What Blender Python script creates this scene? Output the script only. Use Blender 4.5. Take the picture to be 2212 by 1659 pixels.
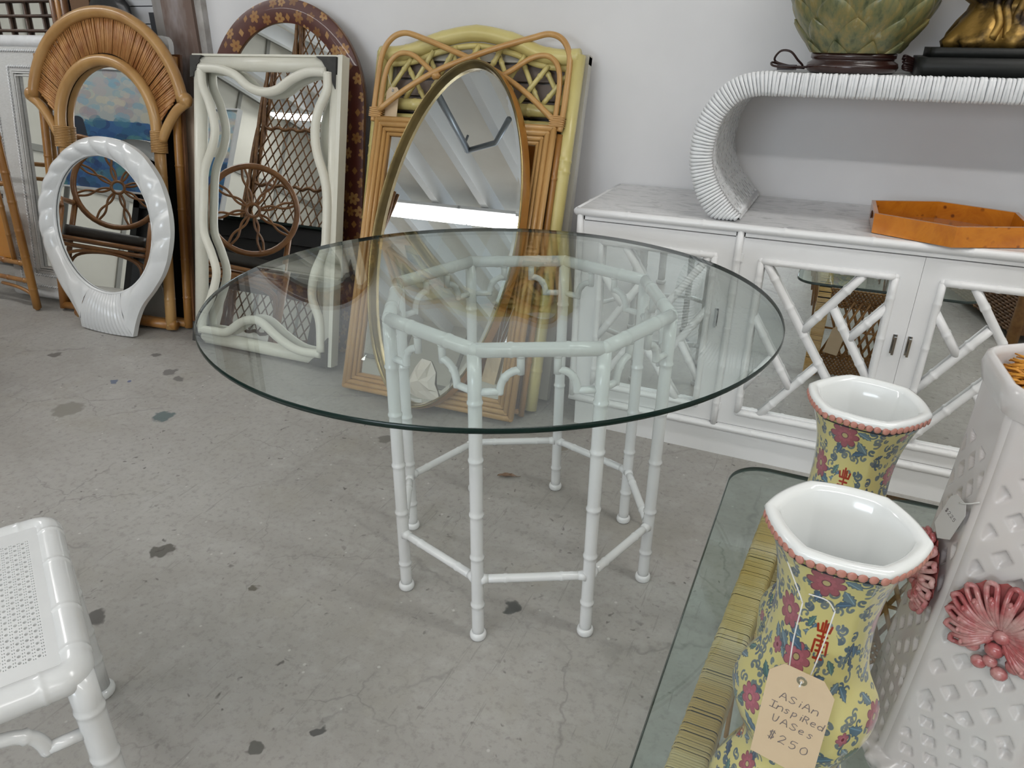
import bpy, bmesh, math, random
import numpy as np
from mathutils import Vector, Matrix, noise
PI = math.pi
random.seed(7)
for o in list(bpy.data.objects): bpy.data.objects.remove(o)
SC = bpy.context.scene
COL = SC.collection

# ------------------------------------------------------------------ camera, light, exposure
CAM_H = 1.2189
cam_d = bpy.data.cameras.new('camera'); cam_d.sensor_fit = 'HORIZONTAL'; cam_d.sensor_width = 36.0
cam_d.lens = 1561.99 / 2212 * 36.0; cam_d.clip_start = 0.02; cam_d.clip_end = 60
cam = bpy.data.objects.new('camera', cam_d); COL.objects.link(cam)
def _cam_matrix():
    pitch, roll, head = 0.44614, 0.01047, 0.42379
    f = Vector((0, math.cos(pitch), -math.sin(pitch))); r = Vector((1, 0, 0)); u = r.cross(f)
    c, s = math.cos(roll), math.sin(roll)
    r2, u2 = c*r + s*u, -s*r + c*u
    R = Matrix.Rotation(head, 3, 'Z')
    r2, u2, f = R @ r2, R @ u2, R @ f
    M = Matrix(((r2.x, u2.x, -f.x, 0), (r2.y, u2.y, -f.y, 0), (r2.z, u2.z, -f.z, CAM_H), (0, 0, 0, 1)))
    return M
cam.matrix_world = _cam_matrix()
SC.camera = cam
SC.view_settings.view_transform = 'Standard'; SC.view_settings.look = 'None'
SC.view_settings.exposure = -0.88; SC.view_settings.gamma = 1.0; SC.view_settings.use_curve_mapping = False
SC.cycles.use_denoising = True
SC.cycles.max_bounces = 10; SC.cycles.glossy_bounces = 6; SC.cycles.transmission_bounces = 8
SC.cycles.transparent_max_bounces = 16; SC.cycles.diffuse_bounces = 5
SC.cycles.caustics_reflective = True; SC.cycles.blur_glossy = 0.6; SC.cycles.caustics_refractive = False
SC.cycles.sample_clamp_indirect = 6.0
W = bpy.data.worlds.new('daylight'); SC.world = W; W.use_nodes = True
bg = W.node_tree.nodes['Background']; bg.inputs[0].default_value = (0.62, 0.74, 0.95, 1); bg.inputs[1].default_value = 1.0
CEIL = 3.3
def area(name, loc, sx, sy, power, col, rot):
    l = bpy.data.lights.new(name, 'AREA'); l.shape = 'RECTANGLE'; l.size = sx; l.size_y = sy; l.energy = power; l.color = col
    o = bpy.data.objects.new(name, l); COL.objects.link(o); o.location = loc; o.rotation_euler = rot
    return o
TUBES = [(xx, -1.95) for xx in (-5.12, -2.735, -0.35, 2.035)] + [(-6.75, -3.65)] + [(xx, 1.15) for xx in (-5.0, 1.5)]
for (xx, yy) in TUBES:
    area('tube_light', (xx, yy, CEIL - 0.256), 1.18 if yy < -3 else 2.38, 0.14 if yy < -3 else 0.20, 26.0 if yy < -3 else (56.0 if yy < 0 else 50.0), (1.0, 0.985, 0.96), (0, 0, 0))
for xx in (-1.61,):
    area('window_light', (xx, -6.15, 1.85), 2.5, 1.5, 240.0, (0.82, 0.91, 1.0), (PI/2, 0, 0))

# ------------------------------------------------------------------ mesh builder
class MB:
    def __init__(s): s.v = []; s.f = []; s.sm = []; s.mi = []; s.uv = {}
    def add(s, vs, fs, smooth=True, mi=0, uvs=None):
        o = len(s.v); s.v += [tuple(p) for p in vs]
        for f in fs:
            s.f.append(tuple(i + o for i in f)); s.sm.append(smooth); s.mi.append(mi)
        if uvs is not None:
            for i, q in enumerate(uvs): s.uv[o + i] = q
        return s
    def box(s, c, d, R=None, mi=0, smooth=False):
        x, y, z = d[0]/2, d[1]/2, d[2]/2
        P = [Vector(p) for p in ((-x,-y,-z),(x,-y,-z),(x,y,-z),(-x,y,-z),(-x,-y,z),(x,-y,z),(x,y,z),(-x,y,z))]
        if R is not None: P = [R @ p for p in P]
        P = [p + Vector(c) for p in P]
        return s.add(P, [(0,3,2,1),(4,5,6,7),(0,1,5,4),(1,2,6,5),(2,3,7,6),(3,0,4,7)], smooth, mi)
    def bbox(s, a, b, mi=0):
        return s.box([(a[i]+b[i])/2 for i in range(3)], [abs(b[i]-a[i]) for i in range(3)], None, mi)
    def tube(s, pts, r, n=10, closed=False, cap=True, mi=0, flat=1.0, upv=None):
        pts = [Vector(p) for p in pts]; N = len(pts)
        rs = r if isinstance(r, (list, tuple)) else [r]*N
        T = []
        for i in range(N):
            if closed: t = pts[(i+1) % N] - pts[i-1]
            else: t = pts[min(i+1, N-1)] - pts[max(i-1, 0)]
            if t.length < 1e-9: t = Vector((0, 0, 1))
            T.append(t.normalized())
        a = Vector(upv) if upv else (Vector((0, 0, 1)) if abs(T[0].z) < 0.9 else Vector((1, 0, 0)))
        nrm = (a - T[0]*a.dot(T[0])).normalized()
        vs = []
        for i in range(N):
            if upv: nrm = (a - T[i]*a.dot(T[i])).normalized()
            else: nrm = (nrm - T[i]*nrm.dot(T[i])).normalized()
            b = T[i].cross(nrm)
            for k in range(n):
                an = 2*PI*k/n
                vs.append(pts[i] + (nrm*math.cos(an)*flat + b*math.sin(an))*rs[i])
        fs = []
        M = N if closed else N-1
        for i in range(M):
            j = (i+1) % N
            for k in range(n):
                k2 = (k+1) % n
                fs.append((i*n+k, i*n+k2, j*n+k2, j*n+k))
        if cap and not closed:
            fs.append(tuple(range(n-1, -1, -1))); fs.append(tuple((N-1)*n+k for k in range(n)))
        return s.add(vs, fs, True, mi)
    def lathe(s, prof, n=24, c=(0, 0, 0), mi=0, fn=None, cap=True):
        vs = []; c = Vector(c)
        for (r, z) in prof:
            for k in range(n):
                an = 2*PI*k/n; q = fn(an, z) if fn else 1.0
                vs.append(c + Vector((r*q*math.cos(an), r*q*math.sin(an), z)))
        fs = []
        for i in range(len(prof)-1):
            for k in range(n):
                k2 = (k+1) % n; fs.append((i*n+k, i*n+k2, (i+1)*n+k2, (i+1)*n+k))
        if cap:
            fs.append(tuple(range(n-1, -1, -1))); fs.append(tuple((len(prof)-1)*n+k for k in range(n)))
        return s.add(vs, fs, True, mi)
    def ball(s, c, r, n=10, m=6, R=None, mi=0):
        r = (r, r, r) if not isinstance(r, (tuple, list)) else r
        vs = []; 
        for i in range(m+1):
            ph = PI*i/m - PI/2
            for k in range(n):
                an = 2*PI*k/n
                p = Vector((r[0]*math.cos(ph)*math.cos(an), r[1]*math.cos(ph)*math.sin(an), r[2]*math.sin(ph)))
                vs.append((R @ p if R else p) + Vector(c))
        fs = []
        for i in range(m):
            for k in range(n):
                k2 = (k+1) % n; fs.append((i*n+k, i*n+k2, (i+1)*n+k2, (i+1)*n+k))
        return s.add(vs, fs, True, mi)
    def slab(s, poly, d0, d1, axes='xz', mi=0, smooth=False):
        # poly: 2-D outline in the plane named by axes, extruded along the remaining axis from d0 to d1
        def P(a, b, d):
            return {'xz': (a, d, b), 'xy': (a, b, d), 'yz': (d, a, b)}[axes]
        n = len(poly); vs = [P(a, b, d0) for a, b in poly] + [P(a, b, d1) for a, b in poly]
        fs = [tuple(range(n)), tuple(range(2*n-1, n-1, -1))] + [(i, i+n, (i+1) % n + n, (i+1) % n) for i in range(n)]
        o = len(s.f); s.add(vs, fs, False, mi)
        if smooth:
            for i in range(o+2, len(s.f)): s.sm[i] = True
        return s
    def ring(s, outer, inner, d0, d1, axes='xz', mi=0, smooth=True):
        def P(a, b, d):
            return {'xz': (a, d, b), 'xy': (a, b, d), 'yz': (d, a, b)}[axes]
        n = len(outer)
        vs = [P(*q, d0) for q in outer] + [P(*q, d0) for q in inner] + [P(*q, d1) for q in outer] + [P(*q, d1) for q in inner]
        fs = []; sm = []
        for i in range(n):
            j = (i+1) % n
            fs += [(i, j, n+j, n+i), (2*n+i, 3*n+i, 3*n+j, 2*n+j)]; sm += [False, False]
            fs += [(i, 2*n+i, 2*n+j, j), (n+i, n+j, 3*n+j, 3*n+i)]; sm += [smooth, smooth]
        o = len(s.f); s.add(vs, fs, False, mi)
        for i, q in enumerate(sm): s.sm[o+i] = q
        return s
    def mesh(s, name, mats):
        me = bpy.data.meshes.new(name); me.from_pydata(s.v, [], s.f)
        for m in (mats if isinstance(mats, (list, tuple)) else [mats]): me.materials.append(m)
        me.polygons.foreach_set('use_smooth', s.sm); me.polygons.foreach_set('material_index', s.mi)
        if s.uv:
            ul = me.uv_layers.new(name='map')
            for lp in me.loops: ul.data[lp.index].uv = s.uv.get(lp.vertex_index, (0, 0))
        me.update()
        bm = bmesh.new(); bm.from_mesh(me); bmesh.ops.recalc_face_normals(bm, faces=bm.faces); bm.to_mesh(me); bm.free()
        return me
    def build(s, name, mats, parent=None):
        return link(name, s.mesh(name, mats), parent)
def link(name, me, parent=None, M=None):
    o = bpy.data.objects.new(name, me); COL.objects.link(o)
    if parent: o.parent = parent
    if M is not None: o.matrix_local = M
    return o
def tag(o, label, cat, group=None):
    o['label'] = label; o['category'] = cat
    if group: o['group'] = group
    return o
def thing(name, label, cat, loc=(0, 0, 0), rz=0.0, group=None):
    o = bpy.data.objects.new(name, None); o.empty_display_size = 0.1; COL.objects.link(o)
    o.location = loc; o.rotation_euler = (0, 0, rz); return tag(o, label, cat, group)
def lean(name, label, cat, x, y, yaw, tilt, rol=0.0, group=None):
    # local x: along the width, local z: up the leaning face, local -y: towards the room
    o = thing(name, label, cat, group=group)
    o.matrix_world = Matrix.Translation((x, y, 0)) @ Matrix.Rotation(yaw, 4, 'Z') @ Matrix.Rotation(-tilt, 4, 'X') @ Matrix.Rotation(-rol, 4, 'Y')
    return o
def struct(o): o['kind'] = 'structure'; return o
def stuff(o): o['kind'] = 'stuff'; return o
def crom(P, k=6, closed=False):
    P = [Vector(p) for p in P]; n = len(P); out = []
    for i in range(n if closed else n-1):
        p0 = P[(i-1) % n] if (closed or i > 0) else P[0]*2 - P[1]
        p1 = P[i]; p2 = P[(i+1) % n]
        p3 = P[(i+2) % n] if (closed or i+2 < n) else P[-1]*2 - P[-2]
        for j in range(k):
            t = j/k
            out.append(0.5*((2*p1) + (p2-p0)*t + (2*p0-5*p1+4*p2-p3)*t*t + (3*p1-p0-3*p2+p3)*t**3))
    if not closed: out.append(P[-1])
    return out
def bamboo(mb, a, b, r, nodes=(0.3, 0.65), n=10, bump=1.16, w=0.006, mi=0, cap=True, r2=None):
    a, b = Vector(a), Vector(b); L = (b-a).length; ts = [(0, r)]
    r2 = r if r2 is None else r2
    for q in nodes:
        d = w/L; rr = r + (r2-r)*q
        ts += [(q-2.4*d, rr), (q-d, rr), (q-d*0.45, rr*bump), (q+d*0.45, rr*bump), (q+d, rr), (q+2.4*d, rr)]
    ts.append((1, r2)); ts.sort()
    return mb.tube([a + (b-a)*t for t, _ in ts], [q for _, q in ts], n, cap=cap, mi=mi)
def bent_bamboo(mb, pts, r, nodes, n=10, bump=1.13, k=8, mi=0):
    P = crom(pts, k); L = [0]
    for i in range(1, len(P)): L.append(L[-1] + (P[i]-P[i-1]).length)
    tot = L[-1]; rs = [r]*len(P)
    for q in nodes:
        i = min(range(len(P)), key=lambda j: abs(L[j]-q*tot)); rs[i] = r*bump
    return mb.tube(P, rs, n, mi=mi)
def rotm(ax, an): return Matrix.Rotation(an, 3, ax)
def arc(cx, cz, rx, rz, a0, a1, n): return [(cx + rx*math.cos(a0+(a1-a0)*i/n), cz + rz*math.sin(a0+(a1-a0)*i/n)) for i in range(n+1)]

# ------------------------------------------------------------------ materials
def new_mat(name):
    m = bpy.data.materials.new(name); m.use_nodes = True
    nt = m.node_tree; b = nt.nodes['Principled BSDF']; return m, nt, b
def nd(nt, t, **kw):
    x = nt.nodes.new(t)
    for k, v in kw.items(): setattr(x, k, v)
    return x
def coords(nt, scale=(1, 1, 1), rot=(0, 0, 0), kind='Object'):
    tc = nd(nt, 'ShaderNodeTexCoord'); mp = nd(nt, 'ShaderNodeMapping')
    mp.inputs['Scale'].default_value = scale; mp.inputs['Rotation'].default_value = rot
    nt.links.new(tc.outputs[kind], mp.inputs[0]); return mp.outputs[0]
def noise_tex(nt, vec, scale, detail=4, rough=0.6, dist=0.0):
    t = nd(nt, 'ShaderNodeTexNoise'); t.inputs['Scale'].default_value = scale; t.inputs['Detail'].default_value = detail
    t.inputs['Roughness'].default_value = rough; t.inputs['Distortion'].default_value = dist
    nt.links.new(vec, t.inputs['Vector']); return t.outputs['Fac']
def ramp(nt, fac, stops):
    r = nd(nt, 'ShaderNodeValToRGB'); e = r.color_ramp.elements
    while len(e) < len(stops): e.new(0.5)
    for i, (p, c) in enumerate(stops):
        e[i].position = p; e[i].color = (*c, 1) if len(c) == 3 else c
    nt.links.new(fac, r.inputs[0]); return r.outputs[0]
def bump(nt, b, h, strength=0.3, dist=0.002):
    n = nd(nt, 'ShaderNodeBump'); n.inputs['Strength'].default_value = strength; n.inputs['Distance'].default_value = dist
    nt.links.new(h, n.inputs['Height']); nt.links.new(n.outputs[0], b.inputs['Normal'])
def pm(name, col, rough=0.45, metal=0.0, coat=0.0, col2=None, scale=8.0, stretch=(1, 1, 1), lo=0.35, hi=0.65, bmp=0.0, bscale=None, bdist=0.002, spec=0.5, detail=4):
    m, nt, b = new_mat(name)
    b.inputs['Base Color'].default_value = (*col, 1); b.inputs['Roughness'].default_value = rough
    b.inputs['Metallic'].default_value = metal; b.inputs['Coat Weight'].default_value = coat; b.inputs['Coat Roughness'].default_value = 0.12
    b.inputs['Specular IOR Level'].default_value = spec
    if col2 is not None or bmp:
        v = coords(nt, stretch); f = noise_tex(nt, v, scale, detail)
        if col2 is not None: nt.links.new(ramp(nt, f, [(lo, col), (hi, col2)]), b.inputs['Base Color'])
        if bmp:
            h = f if bscale is None else noise_tex(nt, v, bscale, 3)
            bump(nt, b, h, bmp, bdist)
    return m
def srgb(r, g, b):
    f = lambda c: (c/255/12.92 if c/255 <= 0.04045 else ((c/255+0.055)/1.055)**2.4)
    return (f(r), f(g), f(b))
M = {}
M['wall'] = pm('wall_paint', (0.74, 0.735, 0.745), 0.75, col2=(0.68, 0.675, 0.685), scale=1.6, bmp=0.12, bscale=60, bdist=0.001)
M['white'] = pm('white_gloss_paint', (0.70, 0.712, 0.715), 0.22, coat=0.3, col2=(0.67, 0.683, 0.69), scale=14)
M['cab'] = pm('cabinet_white_paint', (0.78, 0.78, 0.785), 0.35, coat=0.1, col2=(0.75, 0.75, 0.755), scale=5, bmp=0.06, bscale=90, bdist=0.0006)
M['cream'] = pm('aged_cream_paint', (0.70, 0.69, 0.61), 0.35, col2=(0.66, 0.64, 0.55), scale=7)
M['chip'] = pm('dark_bare_corner', (0.045, 0.045, 0.043), 0.75, col2=(0.06, 0.058, 0.054), scale=30, spec=0.2)
M['mirror'] = pm('silvered_glass', (0.86, 0.875, 0.87), 0.0, metal=1.0)
M['dark'] = pm('dark_backing', (0.03, 0.022, 0.018), 0.7)
M['rattan'] = pm('honey_rattan', (0.46, 0.27, 0.10), 0.33, coat=0.2, col2=(0.36, 0.185, 0.058), scale=9, stretch=(1, 1, 0.3), bmp=0.05)
M['stick'] = pm('split_rattan', (0.47, 0.24, 0.085), 0.42, col2=(0.27, 0.095, 0.028), scale=26, stretch=(1, 1, 0.5), lo=0.38, hi=0.72)
M['oak'] = pm('pale_rattan_pole', (0.53, 0.315, 0.118), 0.36, coat=0.15, col2=(0.44, 0.24, 0.078), scale=12, stretch=(1, 1, 0.25))
M['amber'] = pm('amber_bamboo', (0.38, 0.185, 0.045), 0.35, coat=0.15, col2=(0.24, 0.10, 0.025), scale=8, stretch=(1, 1, 0.3))
M['brownbam'] = pm('brown_bamboo', (0.17, 0.075, 0.03), 0.35, coat=0.2, col2=(0.09, 0.038, 0.016), scale=12, stretch=(1, 1, 0.4))
M['darkbam'] = pm('dark_lattice_bamboo', (0.045, 0.026, 0.018), 0.45, col2=(0.075, 0.04, 0.025), scale=20)
M['yellow'] = pm('lime_yellow_paint', (0.59, 0.515, 0.215), 0.33, coat=0.15, col2=(0.54, 0.45, 0.165), scale=6)
M['brass'] = pm('aged_brass', (0.30, 0.225, 0.10), 0.28, metal=1.0, col2=(0.16, 0.125, 0.065), scale=5)
M['amberwood'] = pm('amber_lacquer_side', (0.42, 0.19, 0.035), 0.3, coat=0.3, col2=(0.30, 0.12, 0.02), scale=6)
M['beige'] = pm('beige_board', (0.50, 0.385, 0.29), 0.6, col2=(0.46, 0.35, 0.26), scale=4)
M['linen'] = pm('white_washed_weave', (0.60, 0.60, 0.59), 0.7, col2=(0.52, 0.515, 0.50), scale=60, stretch=(1, 1, 6), bmp=0.4, bscale=150, bdist=0.002)
M['wrap'] = pm('white_painted_cane', (0.76, 0.77, 0.785), 0.5, col2=(0.70, 0.71, 0.72), scale=40, bmp=0.25, bscale=70, bdist=0.002)
M['gap'] = pm('dark_gap', (0.03, 0.033, 0.04), 0.8)
M['chrome'] = pm('polished_steel', (0.62, 0.63, 0.64), 0.12, metal=1.0)
M['blackpl'] = pm('black_plastic', (0.012, 0.012, 0.014), 0.25)
M['plinth'] = pm('black_lacquer', (0.007, 0.008, 0.008), 0.45, col2=(0.011, 0.012, 0.011), scale=4, spec=0.25)
M['cord'] = pm('brown_cord', (0.03, 0.012, 0.01), 0.4)
M['foot'] = pm('dark_cherry_wood', (0.045, 0.016, 0.012), 0.25, coat=0.3, col2=(0.02, 0.007, 0.006), scale=5)
M['porc'] = pm('white_porcelain', (0.75, 0.77, 0.765), 0.12, coat=0.5)
M['glaze'] = pm('milky_glaze', (0.60, 0.588, 0.583), 0.22, coat=0.4, col2=(0.57, 0.53, 0.52), scale=5)
M['pinkbead'] = pm('pink_glaze', (0.42, 0.175, 0.135), 0.4, col2=(0.47, 0.23, 0.185), scale=60)
M['shell'] = pm('rose_glaze', (0.40, 0.10, 0.105), 0.25, coat=0.3, col2=(0.60, 0.38, 0.36), scale=34, lo=0.40, hi=0.66)
M['shellred'] = pm('deep_rose_glaze', (0.28, 0.055, 0.055), 0.25, coat=0.3, col2=(0.40, 0.12, 0.115), scale=30)
M['straw'] = pm('orange_straw', (0.62, 0.29, 0.03), 0.6, col2=(0.42, 0.15, 0.012), scale=40)
M['tag'] = pm('manila_card', (0.60, 0.47, 0.315), 0.7, col2=(0.57, 0.44, 0.29), scale=20)
M['ink'] = pm('grey_pencil', (0.19, 0.165, 0.165), 0.7)
m_, nt_, b_ = new_mat('fluorescent_tube'); b_.inputs['Emission Color'].default_value = (1, 0.985, 0.96, 1); b_.inputs['Emission Strength'].default_value = 26.0; M['tube'] = m_
M['string'] = pm('white_string', (0.72, 0.72, 0.70), 0.8)
M['standin'] = pm('reflection_standin', (0.60, 0.54, 0.47), 0.6, col2=(0.66, 0.62, 0.58), scale=9)
M['wicker'] = pm('brown_wicker', (0.20, 0.095, 0.030), 0.5, col2=(0.11, 0.048, 0.016), scale=25)
M['wicker2'] = pm('tan_wicker', (0.34, 0.175, 0.055), 0.5, col2=(0.22, 0.10, 0.03), scale=25)
M['greywood'] = pm('weathered_wood', (0.20, 0.185, 0.175), 0.75, col2=(0.34, 0.325, 0.32), scale=6, stretch=(1, 1, 0.25), bmp=0.4)
M['brownold'] = pm('peeling_brown_wood', (0.155, 0.105, 0.085), 0.75, col2=(0.33, 0.30, 0.30), scale=7, stretch=(1, 1, 0.4), lo=0.45, hi=0.68, bmp=0.4)
M['plaster'] = pm('flaking_plaster', (0.46, 0.44, 0.425), 0.8, col2=(0.32, 0.30, 0.28), scale=14, bmp=0.5)
M['siding'] = pm('grey_white_siding', (0.52, 0.53, 0.55), 0.6, col2=(0.45, 0.46, 0.48), scale=3)
M['creamwall'] = pm('cream_panel', (0.62, 0.61, 0.55), 0.7, col2=(0.58, 0.57, 0.51), scale=2)
M['batten'] = pm('grey_batten', (0.26, 0.26, 0.24), 0.7)
M['ceil'] = pm('ceiling_paint', (0.80, 0.78, 0.725), 0.8, col2=(0.75, 0.72, 0.66), scale=2)
M['beam'] = pm('white_beam', (0.82, 0.85, 0.88), 0.6, col2=(0.79, 0.82, 0.85), scale=3)
M['steel'] = pm('blue_grey_steel', (0.22, 0.25, 0.28), 0.4, metal=0.4)
M['cushion'] = pm('dark_leather_cushion', (0.022, 0.018, 0.015), 0.35, col2=(0.04, 0.035, 0.03), scale=6)
M['deskblack'] = pm('black_desk', (0.012, 0.012, 0.012), 0.4)
M['panelwood'] = pm('gray_brown_slat', (0.27, 0.215, 0.19), 0.7, col2=(0.20, 0.16, 0.14), scale=8, stretch=(0.3, 1, 1))
M['bluegreypaint'] = pm('bone_paint', (0.50, 0.485, 0.44), 0.5, col2=(0.44, 0.42, 0.37), scale=5)
M['blacksteelglass'] = pm('dark_green_glass_edge', (0.005, 0.017, 0.014), 0.2, spec=0.3)
M['lgedge'] = pm('grey_green_glass_edge', (0.03, 0.05, 0.045), 0.12, coat=0.5)
def glass_mat(name, tint):
    # thin sheet: clear body with a Schlick reflection on the face (works from either side)
    m = bpy.data.materials.new(name); m.use_nodes = True; nt = m.node_tree
    for n in list(nt.nodes): nt.nodes.remove(n)
    out = nd(nt, 'ShaderNodeOutputMaterial'); mix = nd(nt, 'ShaderNodeMixShader')
    tr = nd(nt, 'ShaderNodeBsdfTransparent'); gl = nd(nt, 'ShaderNodeBsdfGlossy')
    tr.inputs[0].default_value = (*tint, 1); gl.inputs['Roughness'].default_value = 0.0; gl.inputs[0].default_value = (1, 1, 1, 1)
    ge = nd(nt, 'ShaderNodeNewGeometry'); dp = nd(nt, 'ShaderNodeVectorMath', operation='DOT_PRODUCT')
    nt.links.new(ge.outputs['Normal'], dp.inputs[0]); nt.links.new(ge.outputs['Incoming'], dp.inputs[1])
    ab = nd(nt, 'ShaderNodeMath', operation='ABSOLUTE'); nt.links.new(dp.outputs['Value'], ab.inputs[0])
    om = nd(nt, 'ShaderNodeMath', operation='SUBTRACT'); om.inputs[0].default_value = 1.0; nt.links.new(ab.outputs[0], om.inputs[1])
    pw = nd(nt, 'ShaderNodeMath', operation='POWER'); nt.links.new(om.outputs[0], pw.inputs[0]); pw.inputs[1].default_value = 5.0
    ma = nd(nt, 'ShaderNodeMath', operation='MULTIPLY_ADD'); nt.links.new(pw.outputs[0], ma.inputs[0]); ma.inputs[1].default_value = 0.95; ma.inputs[2].default_value = 0.05
    nt.links.new(ma.outputs[0], mix.inputs[0]); nt.links.new(tr.outputs[0], mix.inputs[1]); nt.links.new(gl.outputs[0], mix.inputs[2])
    nt.links.new(mix.outputs[0], out.inputs[0]); return m
M['tableglass'] = glass_mat('clear_table_glass', (0.925, 0.962, 0.95))
M['coffeeglass'] = glass_mat('green_table_glass', (0.885, 0.94, 0.925))
M['plastic'] = glass_mat('clear_plastic', (0.97, 0.97, 0.97))
def marble():
    m, nt, b = new_mat('grey_marble'); v = coords(nt, (1.0, 2.2, 1), (0, 0, 0.25)); f = noise_tex(nt, v, 7, 8, 0.62, 2.2)
    nt.links.new(ramp(nt, f, [(0.30, (0.42, 0.42, 0.43)), (0.46, (0.60, 0.60, 0.605)), (0.52, (0.68, 0.68, 0.685)), (0.75, (0.56, 0.56, 0.57))]), b.inputs['Base Color'])
    b.inputs['Roughness'].default_value = 0.25; return m
M['marble'] = marble()
def burl():
    m, nt, b = new_mat('amber_burl'); v = coords(nt)
    f = noise_tex(nt, v, 9, 6, 0.6, 1.5)
    base = ramp(nt, f, [(0.3, (0.42, 0.12, 0.007)), (0.55, (0.58, 0.195, 0.012)), (0.75, (0.50, 0.155, 0.009))])
    vo = nd(nt, 'ShaderNodeTexVoronoi'); vo.inputs['Scale'].default_value = 34; nt.links.new(v, vo.inputs['Vector'])
    k = ramp(nt, vo.outputs['Distance'], [(0.10, (1, 1, 1)), (0.22, (0, 0, 0))])
    g = noise_tex(nt, v, 9, 2); g2 = ramp(nt, g, [(0.50, (0, 0, 0)), (0.56, (1, 1, 1))])
    mu = nd(nt, 'ShaderNodeMix', data_type='RGBA', blend_type='MULTIPLY'); mu.inputs[0].default_value = 1
    nt.links.new(k, mu.inputs[6]); nt.links.new(g2, mu.inputs[7])
    mx = nd(nt, 'ShaderNodeMix', data_type='RGBA'); nt.links.new(mu.outputs[2], mx.inputs[0]); nt.links.new(base, mx.inputs[6]); mx.inputs[7].default_value = (0.16, 0.04, 0.006, 1)
    nt.links.new(mx.outputs[2], b.inputs['Base Color']); b.inputs['Roughness'].default_value = 0.22; b.inputs['Coat Weight'].default_value = 0.5; return m
M['burl'] = burl()
def floor_mat():
    m, nt, b = new_mat('worn_concrete'); v = coords(nt)
    base = ramp(nt, noise_tex(nt, v, 1.4, 8, 0.62), [(0.3, (0.300, 0.286, 0.264)), (0.5, (0.358, 0.346, 0.325)), (0.7, (0.405, 0.394, 0.372))])
    def mix(a, fac, col, blend='MIX'):
        x = nd(nt, 'ShaderNodeMix', data_type='RGBA', blend_type=blend)
        nt.links.new(fac, x.inputs[0]); nt.links.new(a, x.inputs[6]); x.inputs[7].default_value = (*col, 1); return x.outputs[2]
    fine = ramp(nt, noise_tex(nt, v, 55, 6, 0.7), [(0.34, (0.5, 0.5, 0.5)), (0.5, (0, 0, 0)), (1, (0, 0, 0))])
    base = mix(base, fine, (0.215, 0.205, 0.19))
    lightn = ramp(nt, noise_tex(nt, v, 16, 5, 0.65), [(0.5, (0, 0, 0)), (0.72, (0.4, 0.4, 0.4))])
    base = mix(base, lightn, (0.46, 0.455, 0.44))
    olive = ramp(nt, noise_tex(nt, coords(nt, (1, 1, 1), (0, 0, 0.7)), 3.3, 5, 0.6), [(0.55, (0, 0, 0)), (0.75, (0.45, 0.45, 0.45))])
    base = mix(base, olive, (0.30, 0.28, 0.225))
    # dark pits, gated so that they come in patches
    vo = nd(nt, 'ShaderNodeTexVoronoi'); vo.inputs['Scale'].default_value = 30; vo.inputs['Randomness'].default_value = 1
    wob = nd(nt, 'ShaderNodeTexNoise'); wob.inputs['Scale'].default_value = 30; nt.links.new(v, wob.inputs['Vector'])
    ad = nd(nt, 'ShaderNodeVectorMath', operation='MULTIPLY_ADD'); nt.links.new(wob.outputs['Color'], ad.inputs[0]); ad.inputs[1].default_value = (0.05, 0.05, 0); nt.links.new(v, ad.inputs[2])
    nt.links.new(ad.outputs[0], vo.inputs['Vector'])
    pit = ramp(nt, vo.outputs['Distance'], [(0.07, (1, 1, 1)), (0.17, (0, 0, 0))])
    gate = ramp(nt, noise_tex(nt, v, 4.5, 3), [(0.44, (0, 0, 0)), (0.60, (0.8, 0.8, 0.8))])
    mu = nd(nt, 'ShaderNodeMix', data_type='RGBA', blend_type='MULTIPLY'); mu.inputs[0].default_value = 1; nt.links.new(pit, mu.inputs[6]); nt.links.new(gate, mu.inputs[7])
    base = mix(base, mu.outputs[2], (0.075, 0.07, 0.065))
    vw = nd(nt, 'ShaderNodeTexVoronoi'); vw.inputs['Scale'].default_value = 17; nt.links.new(v, vw.inputs['Vector'])
    base = mix(base, ramp(nt, vw.outputs['Distance'], [(0.045, (0.75, 0.75, 0.75)), (0.075, (0, 0, 0))]), (0.55, 0.54, 0.52))
    wide = ramp(nt, noise_tex(nt, coords(nt, (1, 2.2, 1), (0, 0, -0.5)), 0.9, 5, 0.6, 0.8), [(0.48, (0, 0, 0)), (0.72, (0.35, 0.35, 0.35))])
    base = mix(base, wide, (0.245, 0.225, 0.20))
    for (ro, st) in ((0.35, (14, 0.8, 1)), (-0.6, (16, 0.7, 1)), (1.2, (12, 0.9, 1))):
        sc_ = noise_tex(nt, coords(nt, st, (0, 0, ro)), 3.0, 2, 0.5)
        base = mix(base, ramp(nt, sc_, [(0.685, (0, 0, 0)), (0.70, (0.5, 0.5, 0.5)), (0.715, (0, 0, 0))]), (0.20, 0.195, 0.18))
    # hairline cracks / scratches
    for sc, ro, lv in ((1.3, 0.3, 0.010), (2.1, 1.1, 0.007)):
        vc = nd(nt, 'ShaderNodeTexVoronoi', feature='DISTANCE_TO_EDGE'); vc.inputs['Scale'].default_value = sc
        nt.links.new(ad.outputs[0], vc.inputs['Vector'])
        cr = ramp(nt, vc.outputs['Distance'], [(0.0, (0.55, 0.55, 0.55)), (lv, (0, 0, 0))])
        g2 = ramp(nt, noise_tex(nt, coords(nt, (1, 1, 1), (0, 0, ro)), 2.2, 3), [(0.48, (0, 0, 0)), (0.6, (1, 1, 1))])
        mm = nd(nt, 'ShaderNodeMix', data_type='RGBA', blend_type='MULTIPLY'); mm.inputs[0].default_value = 1; nt.links.new(cr, mm.inputs[6]); nt.links.new(g2, mm.inputs[7])
        base = mix(base, mm.outputs[2], (0.17, 0.165, 0.155))
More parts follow.
